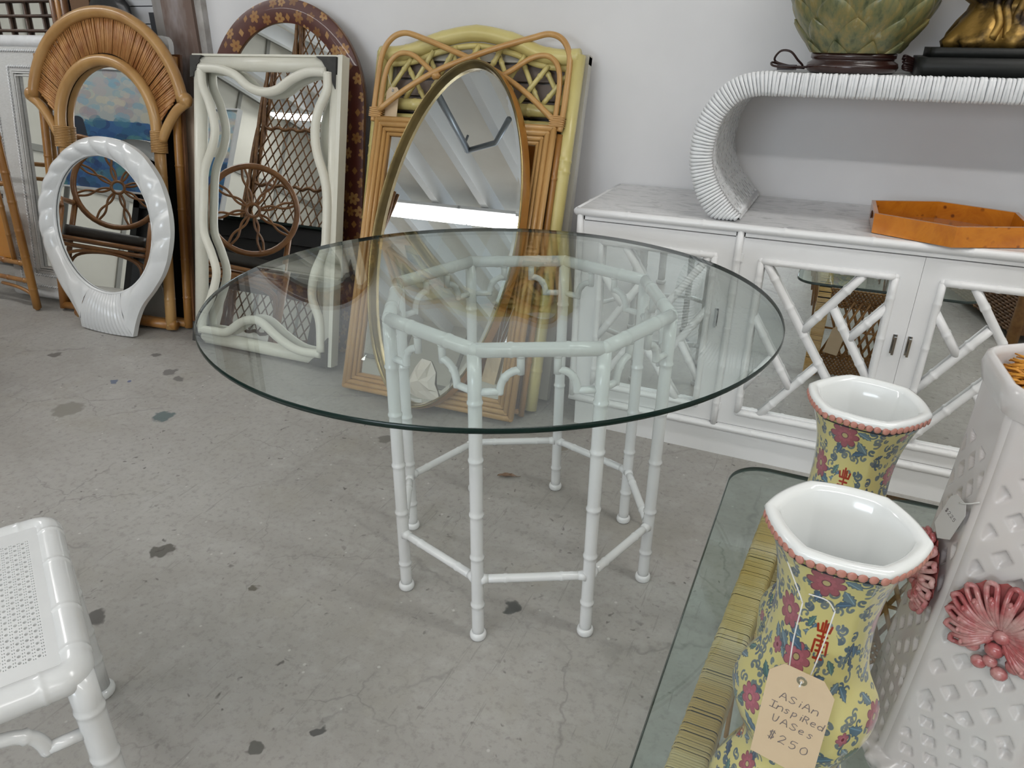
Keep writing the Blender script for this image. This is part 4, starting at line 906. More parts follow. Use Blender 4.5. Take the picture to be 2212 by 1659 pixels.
# ================================================================== white wrapped console on the credenza
KF, KB = 2.138, 2.566
t = thing('cane_console', 'white cane wrapped scroll ended console shelf standing on the marble top', 'console', (0, 0, 0))
outl = [(-0.268, 0.7615), (-0.332, 0.7615), (-0.359, 0.781), (-0.381, 0.811), (-0.398, 0.849), (-0.411, 0.889), (-0.416, 0.938), (-0.413, 0.982), (-0.402, 1.027), (-0.382, 1.066), (-0.354, 1.101), (-0.322, 1.124), (-0.287, 1.136), (-0.250, 1.1405), (-0.22, 1.141), (0.2, 1.141)]
innl = [(-0.264, 0.754), (-0.290, 0.786), (-0.316, 0.815), (-0.340, 0.848), (-0.359, 0.887), (-0.3675, 0.926), (-0.365, 0.968), (-0.355, 1.014), (-0.339, 1.045), (-0.316, 1.071), (-0.290, 1.086), (-0.251, 1.0935), (-0.22, 1.0935), (0.2, 1.0935)]
def resample(L, n):
    P = [Vector((a, b, 0)) for a, b in L]; P = crom(P, 8); d = [0]
    for i in range(1, len(P)): d.append(d[-1]+(P[i]-P[i-1]).length)
    out = []; j = 0
    for i in range(n):
        s = d[-1]*i/(n-1)
        while j < len(d)-2 and d[j+1] < s: j += 1
        f = (s-d[j])/max(1e-9, d[j+1]-d[j]); out.append(P[j].lerp(P[j+1], min(1, f)))
    return [(p.x, p.y) for p in out]
NC = 56
oc, ic = resample(outl[0:15], NC), resample([(-0.264, 0.7655)] + innl[1:13], NC)
XR = 1.02
def mirrx(L): return [(2*0.305-x, z) for x, z in L]
# core body
m = MB()
def sheet_core(m, o_, i_):
    n = len(o_); vs = [(x, KF+0.004, z) for x, z in o_] + [(x, KF+0.004, z) for x, z in i_] + [(x, KB, z) for x, z in o_] + [(x, KB, z) for x, z in i_]
    fs = []
    for i in range(n-1):
        fs += [(i, i+1, n+i+1, n+i), (2*n+i, 2*n+i+1, 3*n+i+1, 3*n+i)]
        fs += [(i, 2*n+i, 2*n+i+1, i+1), (n+i, n+i+1, 3*n+i+1, 3*n+i)]
    fs += [(0, n, 3*n, 2*n)]
    m.add(vs, fs, True)
sheet_core(m, oc, ic); sheet_core(m, mirrx(oc), mirrx(ic))
m.bbox((-0.222, KF+0.004, 1.0935), (0.832, KB, 1.1408)); m.build('core', M['wrap'], t)
rw = random.Random(21)
# wrapped strands over the front edge, round the curve and along the top
for (A, B) in ((oc, ic), (mirrx(oc), mirrx(ic))):
    for i in range(NC-1):
        o0, o1 = Vector((A[i][0], 0, A[i][1])), Vector((A[i+1][0], 0, A[i+1][1])); i0, i1 = Vector((B[i][0], 0, B[i][1])), Vector((B[i+1][0], 0, B[i+1][1]))
        mo, mi_ = (o0+o1)/2, (i0+i1)/2; wo, wi = (o1-o0).length*0.49, (i1-i0).length*0.49
        dj = rw.uniform(-0.0016, 0.0016); dv = (mo-mi_).normalized()
        P = [mi_+Vector((0, KF+0.030, 0))-dv*0.002, mi_+Vector((0, KF+0.004, 0))-dv*0.003, mi_.lerp(mo, 0.15)+Vector((0, KF-0.002+dj, 0)), mi_.lerp(mo, 0.85)+Vector((0, KF-0.002+dj, 0)), mo+Vector((0, KF+0.004, 0))+dv*0.003, mo+Vector((0, KF+0.05, 0))+dv*0.002]
        s = MB(); s.tube(P, [wi, wi, wi, wo, wo, wo], 6); s.build('wrap_strand', M['wrap'], t)
x = -0.2165; 
while x < 0.827:
    w = rw.uniform(0.0032, 0.0052); dj = rw.uniform(-0.0012, 0.0012); sk = rw.uniform(-0.0015, 0.0015)
    s = MB(); s.tube([(x, KF+0.03, 1.0925), (x, KF+0.003, 1.0915), (x, KF-0.001+dj, 1.097), (x+sk, KF-0.001+dj, 1.137), (x+sk, KF+0.003, 1.142), (x+sk, KF+0.03, 1.1415)], w*1.02, 6); s.build('wrap_strand', M['wrap'], t); x += 2*w*0.96
# woven inside face: flat splints over and under, with small dark gaps
def weave(side):
    B = resample(innl[:13], 34); B = mirrx(B) if side else B
    m = MB(); g = MB(); NY = 15
    ys = [KF+0.034 + (KB-KF-0.036)*j/NY for j in range(NY+1)]
    cen = Vector((-0.20 if not side else 0.81, 0, 0.93))
    for i in range(33):
        a, b = Vector((B[i][0], 0, B[i][1])), Vector((B[i+1][0], 0, B[i+1][1])); nr = Vector((-(b-a).z, 0, (b-a).x)).normalized(); nr = nr if nr.dot(cen-a) > 0 else -nr
        for j in range(NY):
            over = (i + j*2) % 4 < 2; h = 0.0035 if over else 0.0018; e = 0.03 if over else 0.0; ey = 0.0 if over else 0.03
            a2, b2 = a.lerp(b, e), a.lerp(b, 1-e); y0, y1 = ys[j]+(ys[j+1]-ys[j])*ey, ys[j+1]-(ys[j+1]-ys[j])*ey
            P = [a2+nr*h, b2+nr*h]; c = (a2+b2)/2 + nr*(h+0.0012)
            vs = [Vector((p.x, y, p.z)) for p in (P[0], c, P[1]) for y in (y0, y1)]
            vs += [Vector((p.x, y, p.z)) - nr*0.003 for p in (P[0], c, P[1]) for y in (y0, y1)]
            m.add(vs, [(0, 2, 3, 1), (2, 4, 5, 3), (0, 1, 7, 6), (4, 10, 11, 5), (0, 6, 8, 2), (2, 8, 10, 4), (1, 3, 9, 7), (3, 5, 11, 9)], False)
        g.add([(a+nr*0.0006).to_tuple()[:1] + (KF+0.03,) + ((a+nr*0.0006).z,), ((b+nr*0.0006).x, KF+0.03, (b+nr*0.0006).z), ((b+nr*0.0006).x, KB-0.002, (b+nr*0.0006).z), ((a+nr*0.0006).x, KB-0.002, (a+nr*0.0006).z)], [(0, 1, 2, 3)], True)
    stuff(m.build('woven_splint', M['wrap'], t)); g.build('weave_ground', M['wrap'], t)
    rg = random.Random(4+side); sl = MB()
    for i in range(2, 31):
        for j in range(1, NY):
            if rg.random() < 0.62 and (i+j) % 2 == 0:
                a, b = Vector((B[i][0], 0, B[i][1])), Vector((B[i+1][0], 0, B[i+1][1])); nr = Vector((-(b-a).z, 0, (b-a).x)).normalized(); nr = nr if nr.dot(cen-a) > 0 else -nr
                ln = 0.015*rg.uniform(0.4, 1.0)*(2.4 if i < 5 else 1); d = (b-a).normalized(); c = a.lerp(b, 0.5)+nr*0.0054; y = ys[j]
                sl.add([(c-d*ln/2+Vector((0, y, 0))), (c+Vector((0, y-0.0019, 0))), (c+d*ln/2+Vector((0, y, 0))), (c+Vector((0, y+0.0019, 0)))], [(0, 1, 2, 3)], False)
    sl.build('weave_gaps', M['gap'], t)
weave(0); weave(1)

# ================================================================== artichoke lamp base and gilt figure lamp on the console
ZC = 1.1425
t = thing('artichoke_lamp', 'olive green ceramic artichoke lamp base on a dark wooden foot, on the white console', 'lamp', (-0.052, 2.35, ZC))
m = MB(); m.lathe([(0.104, 0.0), (0.112, 0.004), (0.117, 0.014), (0.114, 0.024), (0.104, 0.030), (0.104, 0.034), (0.108, 0.036), (0.108, 0.047), (0.10, 0.050), (0.0, 0.050)], 40); m.build('foot', M['foot'], t)
bp = [(0.098, 0.048), (0.107, 0.060), (0.126, 0.085), (0.148, 0.12), (0.165, 0.16), (0.176, 0.20), (0.180, 0.24), (0.178, 0.28), (0.168, 0.33), (0.150, 0.38), (0.124, 0.43), (0.09, 0.47), (0.055, 0.49), (0.03, 0.495)]
def brad(z):
    for (r0, z0), (r1, z1) in zip(bp[:-1], bp[1:]):
        if z0 <= z <= z1: return r0+(r1-r0)*(z-z0)/(z1-z0)
    return bp[0][0] if z < bp[0][1] else bp[-1][0]
artmat = None
def art():
    m, nt, b = new_mat('olive_glaze'); v = coords(nt, (1, 1, 0.13)); f = noise_tex(nt, v, 42, 6, 0.62)
    nt.links.new(ramp(nt, f, [(0.30, (0.05, 0.068, 0.032)), (0.46, (0.15, 0.155, 0.07)), (0.60, (0.24, 0.19, 0.065)), (0.72, (0.30, 0.30, 0.19))]), b.inputs['Base Color'])
    b.inputs['Roughness'].default_value = 0.38; b.inputs['Coat Weight'].default_value = 0.25; bump(nt, b, f, 0.25, 0.003); return m
artmat = art()
m = MB(); m.lathe(bp, 40); m.build('body', pm('dark_olive', (0.035, 0.045, 0.02), 0.4), t)
m = MB(); m.lathe([(0.028, 0.49), (0.03, 0.50), (0.012, 0.51), (0.008, 0.56), (0.011, 0.565), (0.011, 0.60), (0.004, 0.61)], 20); m.build('lamp_socket', M['brass'], t)
for row in range(9):
    zt_ = 0.078 + 0.0525*row; hh = 0.112; npet = 9
    for k in range(npet):
        a0 = 2*PI*(k+0.5*(row % 2))/npet + 0.15
        hw = PI/npet*1.0; vs = []; NI, NJ = 10, 12
        for j in range(NJ+1):
            q = j/NJ; z = max(0.049, zt_-hh+hh*q); wid = hw*max(0.02, 1-abs(2*q-1)**1.7)
            for i in range(NI+1):
                s = i/NI*2-1; zz = z - (0.009*math.exp(-(s*5)**2) if q > 0.95 else 0)
                off = 0.000 + 0.0170*q + 0.0085*(1-abs(s)**3)*(1-max(0, 2*q-1)**3*0.75) + 0.0025*math.exp(-(s*8)**2)*q
                r = brad(zz)+off-0.0045; an = a0+s*wid; vs.append((r*math.cos(an), r*math.sin(an), zz))
        n2 = NI+1; l = MB(); l.add(vs, [(j*n2+i, j*n2+i+1, (j+1)*n2+i+1, (j+1)*n2+i) for j in range(NJ) for i in range(NI)], True)
        sk = [vs[j*n2] for j in range(NJ+1)] + [vs[NJ*n2+i] for i in range(1, n2)] + [vs[j*n2+NI] for j in range(NJ-1, -1, -1)]
        l.add(sk + [(x*0.93, y*0.93, z) for x, y, z in sk], [(i, i+1, len(sk)+i+1, len(sk)+i) for i in range(len(sk)-1)], False)
        l.build('leaf', artmat, t)
m = MB(); P = [(-0.10, -0.02, 0.012), (-0.135, -0.03, 0.012), (-0.17, -0.02, 0.016), (-0.198, -0.01, 0.024), (-0.20, -0.02, 0.036), (-0.185, -0.03, 0.052), (-0.16, -0.03, 0.050), (-0.14, -0.02, 0.030), (-0.125, -0.01, 0.012), (-0.16, -0.045, 0.010), (-0.20, -0.04, 0.014), (-0.205, -0.02, 0.022), (-0.17, 0.0, 0.012), (-0.12, 0.01, 0.008)]
m.tube(crom(P, 5), 0.003, 7); m.box((-0.165, -0.02, 0.010), (0.05, 0.022, 0.014)); m.build('cord', M['cord'], t)

t = thing('gilt_figure_lamp', 'gilded draped figure on a stepped black plinth, right end of the white console', 'statue', (0.285, 2.345, ZC))
def rrect(hx, hy, r, n=6):
    out = []
    for cx, cy, a in ((hx-r, hy-r, 0), (-hx+r, hy-r, PI/2), (-hx+r, -hy+r, PI), (hx-r, -hy+r, 1.5*PI)):
        out += [(cx+r*math.cos(a+PI/2*i/n), cy+r*math.sin(a+PI/2*i/n)) for i in range(n+1)]
    return out
m = MB(); m.slab(rrect(0.185, 0.175, 0.02), 0.0, 0.044, 'xy', smooth=True); m.build('plinth_lower', M['plinth'], t)
m = MB(); m.slab(rrect(0.163, 0.153, 0.015), 0.044, 0.066, 'xy', smooth=True); m.build('plinth_upper', M['plinth'], t)
gold = pm('worn_gilding', (0.32, 0.195, 0.05), 0.4, metal=0.7, col2=(0.022, 0.014, 0.008), scale=11, lo=0.47, hi=0.62, bmp=0.5, bscale=26, bdist=0.006)
def fig(an, z):
    f = 0.10*math.sin(5*an+z*9+0.6) + 0.075*math.sin(11*an-z*22+1.0) + 0.05*math.sin(17*an+z*40)
    return 1 + f*(0.6+0.4*math.sin(z*30))
m = MB(); m.lathe([(0.130, 0.066), (0.138, 0.080), (0.128, 0.10), (0.112, 0.128), (0.096, 0.15), (0.092, 0.165), (0.112, 0.178), (0.130, 0.195), (0.128, 0.225), (0.10, 0.26), (0.086, 0.31), (0.088, 0.36), (0.070, 0.41), (0.05, 0.45), (0.045, 0.48), (0.055, 0.51), (0.052, 0.55), (0.03, 0.58), (0.0, 0.59)], 72, fn=fig); m.build('drapery', gold, t)
m = MB()
for k in range(5): m.ball((0.055+k*0.019, -0.122+0.004*abs(k-1), 0.084+0.006*(k == 0)), (0.0095, 0.026, 0.011), 8, 6)
m.ball((0.085, -0.095, 0.102), (0.05, 0.045, 0.022), 12, 8); m.build('bare_foot', gold, t)
for k in range(7):
    m = MB(); a = -1.9+k*0.22; P = [(0.118*math.cos(a)*(1-0.25*q)*1.0, 0.118*math.sin(a)*(1-0.25*q), 0.085+0.15*q) for q in (0, 0.25, 0.5, 0.75, 1)]
    m.tube(crom([(x+0.010*math.sin(i*2+k), y, z) for i, (x, y, z) in enumerate(P)], 4), [0.011-0.0003*i for i in range(17)], 8); m.build('robe_fold', gold, t)
m = MB(); rc = random.Random(3)
for k in range(7):
    m.tube(crom([(-0.18, 0.02+k*0.006, 0.006+k*0.005), (-0.20-rc.random()*0.012, 0.01+k*0.005, 0.010+k*0.005), (-0.203-rc.random()*0.01, 0.03, 0.014+k*0.005), (-0.178, 0.03+k*0.004, 0.008+k*0.004)], 4), 0.0032, 6)
m.build('cord', M['cord'], t)

# ================================================================== burl tray on the credenza
t = thing('burl_tray', 'amber burl wood six sided tray lying on the credenza top', 'tray', (0.2575, 2.262, CT+0.0018))
hexo = [(-0.186, 0.100), (-0.178, -0.092), (0.010, -0.176), (0.186, -0.092), (0.178, 0.100), (-0.010, 0.176)]
def inset(L, d):
    out = []; n = len(L)
    for i in range(n):
        a, b, c = Vector(L[i-1]), Vector(L[i]), Vector(L[(i+1) % n])
        n1 = Vector((-(b-a).y, (b-a).x)).normalized(); n2 = Vector((-(c-b).y, (c-b).x)).normalized(); k = (n1+n2); k = k/(1+n1.dot(n2)); out.append(tuple(b+k*d))
    return out
hi = inset(hexo, 0.010)
m = MB(); m.slab(inset(hexo, 0.004), 0.0, 0.007, 'xy'); m.build('base', M['burl'], t)
for i in range(6):
    a, b, c, d = hexo[i], hexo[(i+1) % 6], hi[(i+1) % 6], hi[i]
    m = MB(); vs = [(p[0]*s, p[1]*s, z) for z, s in ((0.0, 0.985), (0.052, 1.0)) for p in (a, b, c, d)]
    m.add(vs, [(0, 3, 2, 1), (4, 5, 6, 7), (0, 1, 5, 4), (1, 2, 6, 5), (2, 3, 7, 6), (3, 0, 4, 7)], False); w = m.build('side', M['burl'], t)
    if i in (0, 3):
        mx, my = (a[0]+b[0])/2, (a[1]+b[1])/2; s = 1 if mx > 0 else -1
        h = MB(); h.ball((mx+s*0.0002, my, 0.030), (0.0025, 0.030, 0.010), 14, 6); h.build('hand_hole', pm('dark_slot_%d' % i, (0.06, 0.02, 0.01), 0.6), w)

# ================================================================== low glass table on a cane wrapped base
ZG = 0.40
g = MB(); R_, x0, x1, y0, y1 = 0.075, -0.112, 0.51, -0.42, 1.421
pl_ = []
for cx, cy, a in ((x1-R_, y1-R_, 0), (x0+R_, y1-R_, PI/2), (x0+R_, y0+R_, PI), (x1-R_, y0+R_, 1.5*PI)):
    pl_ += [(cx+R_*math.cos(a+PI/2*i/14), cy+R_*math.sin(a+PI/2*i/14)) for i in range(15)]
n = len(pl_); ins = inset(pl_, 0.002)
g.add([(x, y, 0.0) for x, y in ins], [tuple(range(n-1, -1, -1))], False, 0); g.add([(x, y, -0.010) for x, y in ins], [tuple(range(n))], False, 0)
vs = []
for L, z in ((ins, 0.0), (pl_, -0.002), (pl_, -0.008), (ins, -0.010)): vs += [(x, y, z) for x, y in L]
g.add(vs, [(r*n+i, r*n+(i+1) % n, (r+1)*n+(i+1) % n, (r+1)*n+i) for r in range(3) for i in range(n)], True, 1)
g = g.build('low_glass_top', [M['coffeeglass'], M['lgedge']]); g.location = (0, 0, ZG); tag(g, 'rounded rectangular green tinted glass top under the vases', 'table top')
t = thing('cane_table_base', 'low table base of yellow cane wrapped arches and brown wicker lattice under the green glass', 'table', (0, 0, 0))
canewrap = pm('yellow_cane_wrap', (0.62, 0.385, 0.125), 0.3, coat=0.4, col2=(0.68, 0.50, 0.27), scale=5, stretch=(0.2, 1, 1), lo=0.45, hi=0.6)
ZB = ZG-0.0105
def skew(x, y): return x + 0.07*(y-1.30)
ends = (1.33, -0.30)
for sx in (-0.004, 0.345):
    c = MB(); hw = 0.023
    path = [(ends[0], 0.0), (ends[0], 0.28)] + [(ends[0]-0.06+0.06*math.cos(a), ZB-0.026-0.06+0.06*math.sin(a)) for a in [PI/2*i/6 for i in range(7)]] + [(ends[1]+0.06-0.06*math.sin(a), ZB-0.026-0.06+0.06*math.cos(a)) for a in [PI/2*i/6 for i in range(7)]] + [(ends[1], 0.28), (ends[1], 0.0)]
    c.tube([(skew(sx, y), y, z) for y, z in path], 0.022, 8, flat=1.0); c.build('arch_core', M['gap'], t)
    L = [Vector((skew(sx, y), y, z)) for y, z in path]; tot = []
    seg = 0.0; rcw = random.Random(int(sx*100)+50)
    for a, b in zip(L[:-1], L[1:]):
        ln = (b-a).length; d = (b-a).normalized(); s = 0.0
        while s < ln:
            w = rcw.uniform(0.0036, 0.0052); p = a+d*(s+w/2); nrm = Vector((0, -d.z, d.y)).normalized()
            q = Vector((1, 0, 0)); k = MB(); hx, hn = 0.0245, 0.0245; r = 0.006; jit = rcw.uniform(-0.0007, 0.0007)
            ringp = []
            for sx_, sn, a0 in ((1, 1, 0), (-1, 1, PI/2), (-1, -1, PI), (1, -1, 1.5*PI)):
                for j in range(3):
                    aa = a0+PI/2*j/2; ringp.append(q*(sx_*(hx-r)+r*math.cos(aa)) + nrm*(sn*(hn-r)+r*math.sin(aa)))
            nn = len(ringp); vs = []
            for e, sc in ((-w*0.5, 0.97), (-w*0.25, 1.0), (w*0.25, 1.0), (w*0.47, 0.97)):
                vs += [p+d*e+v*(sc+jit/hx) for v in ringp]
            k.add(vs, [(r_*nn+i, r_*nn+(i+1) % nn, (r_+1)*nn+(i+1) % nn, (r_+1)*nn+i) for r_ in range(3) for i in range(nn)], True)
            tot.append((p.y, k)); s += w + (rcw.uniform(0.0008, 0.0016) if rcw.random() < 0.13 else -0.0002)
    top = sorted(tot, key=lambda e: -e[0]); mm = MB()
    for i, (yy, k) in enumerate(top):
        if sx < 0.1 and i < 250 and yy > 0.3: k.build('wrap_turn', canewrap, t)
        else: mm.add(k.v, k.f, True)
    stuff(mm.build('wrap_turns', canewrap, t))
for ye in ends:
    xl, xr = skew(-0.004, ye)+0.02, skew(0.345, ye)-0.02
    for z0, z1, nm in ((0.012, 0.108, 'lower_wicker'), (0.292, 0.372, 'upper_wicker')):
        m = MB(); k = int((z1-z0)/0.0095)
        for i in range(k):
            z = z0+i*0.0095; P = [(xl+(xr-xl)*j/44, ye+0.0055*(1 if (i+j) % 2 else -1), z) for j in range(45)]; m.tube(P, 0.0052, 5)
        stuff(m.build(nm, M['wicker2'], t))
    for s in (-1, 1):
        for i in range(13):
            xa = xl+(xr-xl)*(i-1)/11*1.0; xb = xa+s*0.09
            if min(xa, xb) < xl-0.01 or max(xa, xb) > xr+0.01: continue
            m = MB(); m.tube([(xa, ye+0.006*s, 0.08), (xb, ye+0.006*s, 0.32)], 0.0048, 6); m.build('lattice_stick', M['wicker2'], t)
    m = MB(); m.tube([(xl, ye, 0.20), (xr, ye, 0.20)], 0.0042, 6); m.build('lattice_stick', M['wicker2'], t)
for sx in (-0.004, 0.345):
    for i in range(6):
        yy = 1.26-0.27*i
        for s in (-1, 1):
            ya, yb = yy, yy-0.22
            m = MB(); m.tube([(skew(sx, ya)+0.008*s, ya if s > 0 else yb, 0.02), (skew(sx, yb)+0.008*s, yb if s > 0 else ya, 0.35)], 0.0048, 6); m.build('lattice_stick', M['wicker2'], t)
bpy.context.view_layer.update()
pt = hang_tag('price_tag', 'blank cream price tag on the cane table base, seen in the credenza door mirror', Matrix.Translation((0.085, 1.372, 0.105)) @ Matrix.Rotation(PI, 4, 'Z'), Matrix.Rotation(-0.16, 4, 'Y'))
s = MB(); s.tube([(0.026, -0.001, 0.102), (0.020, -0.002, 0.15), (0.022, 0.004, 0.20)], 0.0008, 5); s.build('string', M['string'], pt)

# ================================================================== pair of six sided vases
def hexr(an, bow=0.58):
    a = (an % (PI/3)) - PI/6; h = math.cos(PI/6)/math.cos(a); return h*(1-bow)+bow
VP = [(0.000, 0.0560), (0.010, 0.0600), (0.022, 0.0615), (0.040, 0.0640), (0.080, 0.0690), (0.115, 0.0710), (0.138, 0.0660), (0.158, 0.0560), (0.178, 0.0480), (0.192, 0.0465), (0.206, 0.0495), (0.222, 0.0580), (0.240, 0.0645), (0.258, 0.0655), (0.276, 0.0620), (0.292, 0.0545), (0.308, 0.0475), (0.330, 0.0440), (0.360, 0.0430), (0.388, 0.0450), (0.412, 0.0500), (0.432, 0.0570), (0.4465, 0.0640)]
def make_vase(label, x, y, rz):
    t = thing('vase', label, 'vase', (x, y, ZG+0.0006), rz, 'pair of yellow vases on the green glass')
    nA = 72; P = crom([(r, z, 0) for z, r in VP], 3); prof = [(p.x, p.y) for p in P]; L = [0]
    for i in range(1, len(prof)): L.append(L[-1]+math.hypot(prof[i][0]-prof[i-1][0], prof[i][1]-prof[i-1][1]))
    b = MB(); vs = []; uvs = []
    for i, (r, z) in enumerate(prof):
        for k in range(nA+1):
            an = 2*PI*k/nA; q = hexr(an)*r; vs.append((q*math.cos(an), q*math.sin(an), z)); uvs.append((k/nA, 0.02+0.96*L[i]/L[-1]))
    n1 = nA+1
    b.add(vs, [(i*n1+k, i*n1+k+1, (i+1)*n1+k+1, (i+1)*n1+k) for i in range(len(prof)-1) for k in range(nA)], True, 0, uvs)
    b.build('body', M['vaseprint'], t)
    w = MB(); pr = [(0.0640, 0.4462), (0.0656, 0.4480), (0.0660, 0.4510), (0.0650, 0.4535), (0.0620, 0.4547), (0.0560, 0.4540), (0.0528, 0.450), (0.0475, 0.425), (0.0415, 0.392), (0.0385, 0.35), (0.041, 0.315), (0.050, 0.288), (0.058, 0.26), (0.052, 0.225), (0.042, 0.195), (0.0, 0.17)]
    w.lathe(pr, 72, fn=lambda an, z: hexr(an, 0.50), cap=False); w.build('rim_and_inside', M['porc'], t)
    f = MB(); f.lathe([(0.0, 0.0), (0.0555, 0.0), (0.0560, 0.0006)], 60, fn=lambda an, z: hexr(an), cap=False); f.build('underside', M['porc'], t)
    bead = MB(); bead.ball((0, 0, 0), (0.0016, 0.0041, 0.0042), 8, 6); bme = bead.mesh('bead', M['pinkbead'])
    NBD = 50
    for k in range(NBD):
        an = 2*PI*(k+0.5)/NBD; q = hexr(an, 0.51)*0.0652
        link('bead', bme, t, Matrix.Translation((q*math.cos(an), q*math.sin(an), 0.4462)) @ Matrix.Rotation(an, 4, 'Z'))
    ln = MB(); ln.tube([(hexr(2*PI*k/72)*0.0612*math.cos(2*PI*k/72), hexr(2*PI*k/72)*0.0612*math.sin(2*PI*k/72), 0.4398) for k in range(72)], 0.0007, 5, closed=True); ln.build('band_line', M['gap'], t)
    return t
make_vase('yellow floral six sided vase with the handwritten price tag on it', 0.052, 0.571, 0.0)
make_vase('yellow floral six sided vase standing behind the one with the price tag', 0.0665, 0.836, -0.20)
# handwritten tag
t = thing('handwritten_tag', 'manila tag with handwriting and a price, hung on the front yellow vase', 'price tag')
TM = Matrix.Translation((0.0150, 0.4925, 0.6480)) @ Matrix.Rotation(-0.204, 4, 'Z') @ Matrix.Rotation(-0.06, 4, 'X') @ Matrix.Scale(0.878, 4)
t.matrix_world = TM
TW, TH = 0.060, 0.120
m = MB(); m.slab([(0, 0), (TW, 0), (TW, TH-0.014), (TW-0.012, TH), (0.012, TH), (0, TH-0.014)], 0.0, 0.0009); m.build('card', M['tag'], t)
m = MB(); m.ring(arc(0.030, TH-0.010, 0.0048, 0.0048, 0, 2*PI, 18)[:-1], arc(0.030, TH-0.010, 0.0022, 0.0022, 0, 2*PI, 18)[:-1], -0.0007, 0.0016); m.build('eyelet', M['chrome'], t)
GL = {'A': [[(0, 0), (.45, 1), (.9, 0)], [(.2, .38), (.75, .38)]], 'S': [[(.85, .85), (.5, 1), (.15, .78), (.45, .52), (.8, .28), (.45, 0), (.05, .12)]],
      'i': [[(.3, 0), (.35, .6)], [(.36, .85), (.38, .9)]], 'n': [[(0, 0), (.08, .62)], [(.06, .4), (.45, .66), (.7, .5), (.75, 0)]],
      'I': [[(0, 1), (.8, 1)], [(.4, 1), (.4, 0)], [(0, 0), (.85, .02)]], 's': [[(.6, .55), (.35, .66), (.15, .5), (.5, .25), (.3, 0), (.05, .08)]],
      'p': [[(.1, -.3), (.15, .65)], [(.13, .55), (.5, .68), (.65, .4), (.4, .12), (.12, .2)]], 'r': [[(.05, 0), (.12, .66)], [(.1, .42), (.3, .66), (.6, .62)]],
      'R': [[(.05, 0), (.1, .95)], [(.1, .95), (.6, .85), (.5, .55), (.1, .48)], [(.3, .48), (.7, 0)]], 'e': [[(.08, .3), (.6, .4), (.5, .62), (.2, .56), (.08, .25), (.3, 0), (.65, .1)]],
      'd': [[(.62, .45), (.3, .58), (.05, .3), (.25, 0), (.62, .16)], [(.7, 1), (.66, 0)]], 'V': [[(0, 1), (.12, .15), (.42, .02), (.62, .3), (.7, 1)]],
      '$': [[(.7, .8), (.4, .95), (.12, .75), (.65, .3), (.35, .05), (.05, .18)], [(.3, 1.1), (.26, -.1)], [(.5, 1.1), (.46, -.1)]],
      '2': [[(.05, .75), (.35, 1), (.65, .75), (.05, .02), (.3, .1), (.75, .04)]], '5': [[(.75, .98), (.2, .95), (.12, .58), (.5, .62), (.65, .3), (.35, 0), (.05, .1)]],
      '0': [[(.4, .95), (.08, .6), (.12, .15), (.4, 0), (.72, .3), (.66, .8), (.4, .95)]]}
ink = MB()
def write(txt, x, z, h, sp, slant=0.12, wd=0.00042):
    for ch in txt:
        if ch != ' ':
            for st in GL[ch]:
                P = [(x+h*(a*0.85+slant*b), -0.0003, z+h*b) for a, b in st]
                P = crom(P, 3) if len(P) > 2 else [Vector(p) for p in P]
                ink.tube(P, wd, 4)
        x += h*sp*(0.6 if ch in 'i' else 1)
write('ASiAn', 0.0145, 0.0795, 0.0085, 0.98); write('InspiRed', 0.0075, 0.0650, 0.0085, 0.80); write('VASes', 0.0125, 0.0495, 0.0085, 0.98); write('$250', 0.0120, 0.0270, 0.0105, 0.98)
ink.build('handwriting', M['ink'], t)
def inv(p): return TM.inverted() @ Vector(p)
s = MB()
eye = Vector((0.030, -0.0008, TH-0.010))
top1, top2 = inv((0.030, 0.5105, 0.8085)), inv((0.0545, 0.5125, 0.8075))
s.tube(crom([eye, inv((0.036, 0.499, 0.70)), inv((0.030, 0.509, 0.76)), top1], 5), 0.0007, 5); s.tube(crom([eye, inv((0.042, 0.499, 0.70)), inv((0.051, 0.5095, 0.76)), top2], 5), 0.0007, 5)
s.tube(crom([top1, inv((0.026, 0.514, 0.8145)), inv((0.010, 0.545, 0.826))], 5), 0.0007, 5); s.tube(crom([top2, inv((0.047, 0.513, 0.8155)), inv((0.033, 0.5115, 0.818))], 5), 0.0007, 5)
s.build('string', M['string'], t)

# ================================================================== white lattice planter with rose shells
PX, PY, RT, RB, HT = 0.266, 0.804, 0.108, 0.134, 0.530
PROT = math.radians(6)
t = thing('lattice_planter', 'tall six sided white ceramic planter with lattice relief and rose pink shells', 'planter', (PX, PY, ZG+0.0006))
def sect(z):
    q = z/HT
    r = RT + (RB-RT)*max(0, 1-q*1.15)**1.6
    if z < 0.045: r = RB + 0.004 - 0.018*max(0, (0.022-z)/0.022)**2 + 0.007*math.exp(-((z-0.036)/0.010)**2)
    return r
def corner(k, z):
    a = PROT + k*PI/3 + PI/2; r = sect(z); return Vector((r*math.cos(a), r*math.sin(a), z))
def facep(k, s, z, h):
    a, b = corner(k, z), corner(k+1, z); nrm = ((a+b)/2); nrm.z = 0; nrm.normalize()
    p = a.lerp(b, s); e = min(s, 1-s); rnd = 0.007*max(0, 1-e/0.10)**2
    return p + nrm*(h - rnd)
sm = lambda x, a, b: max(0, min(1, (x-a)/(b-a)))**2*(3-2*max(0, min(1, (x-a)/(b-a))))
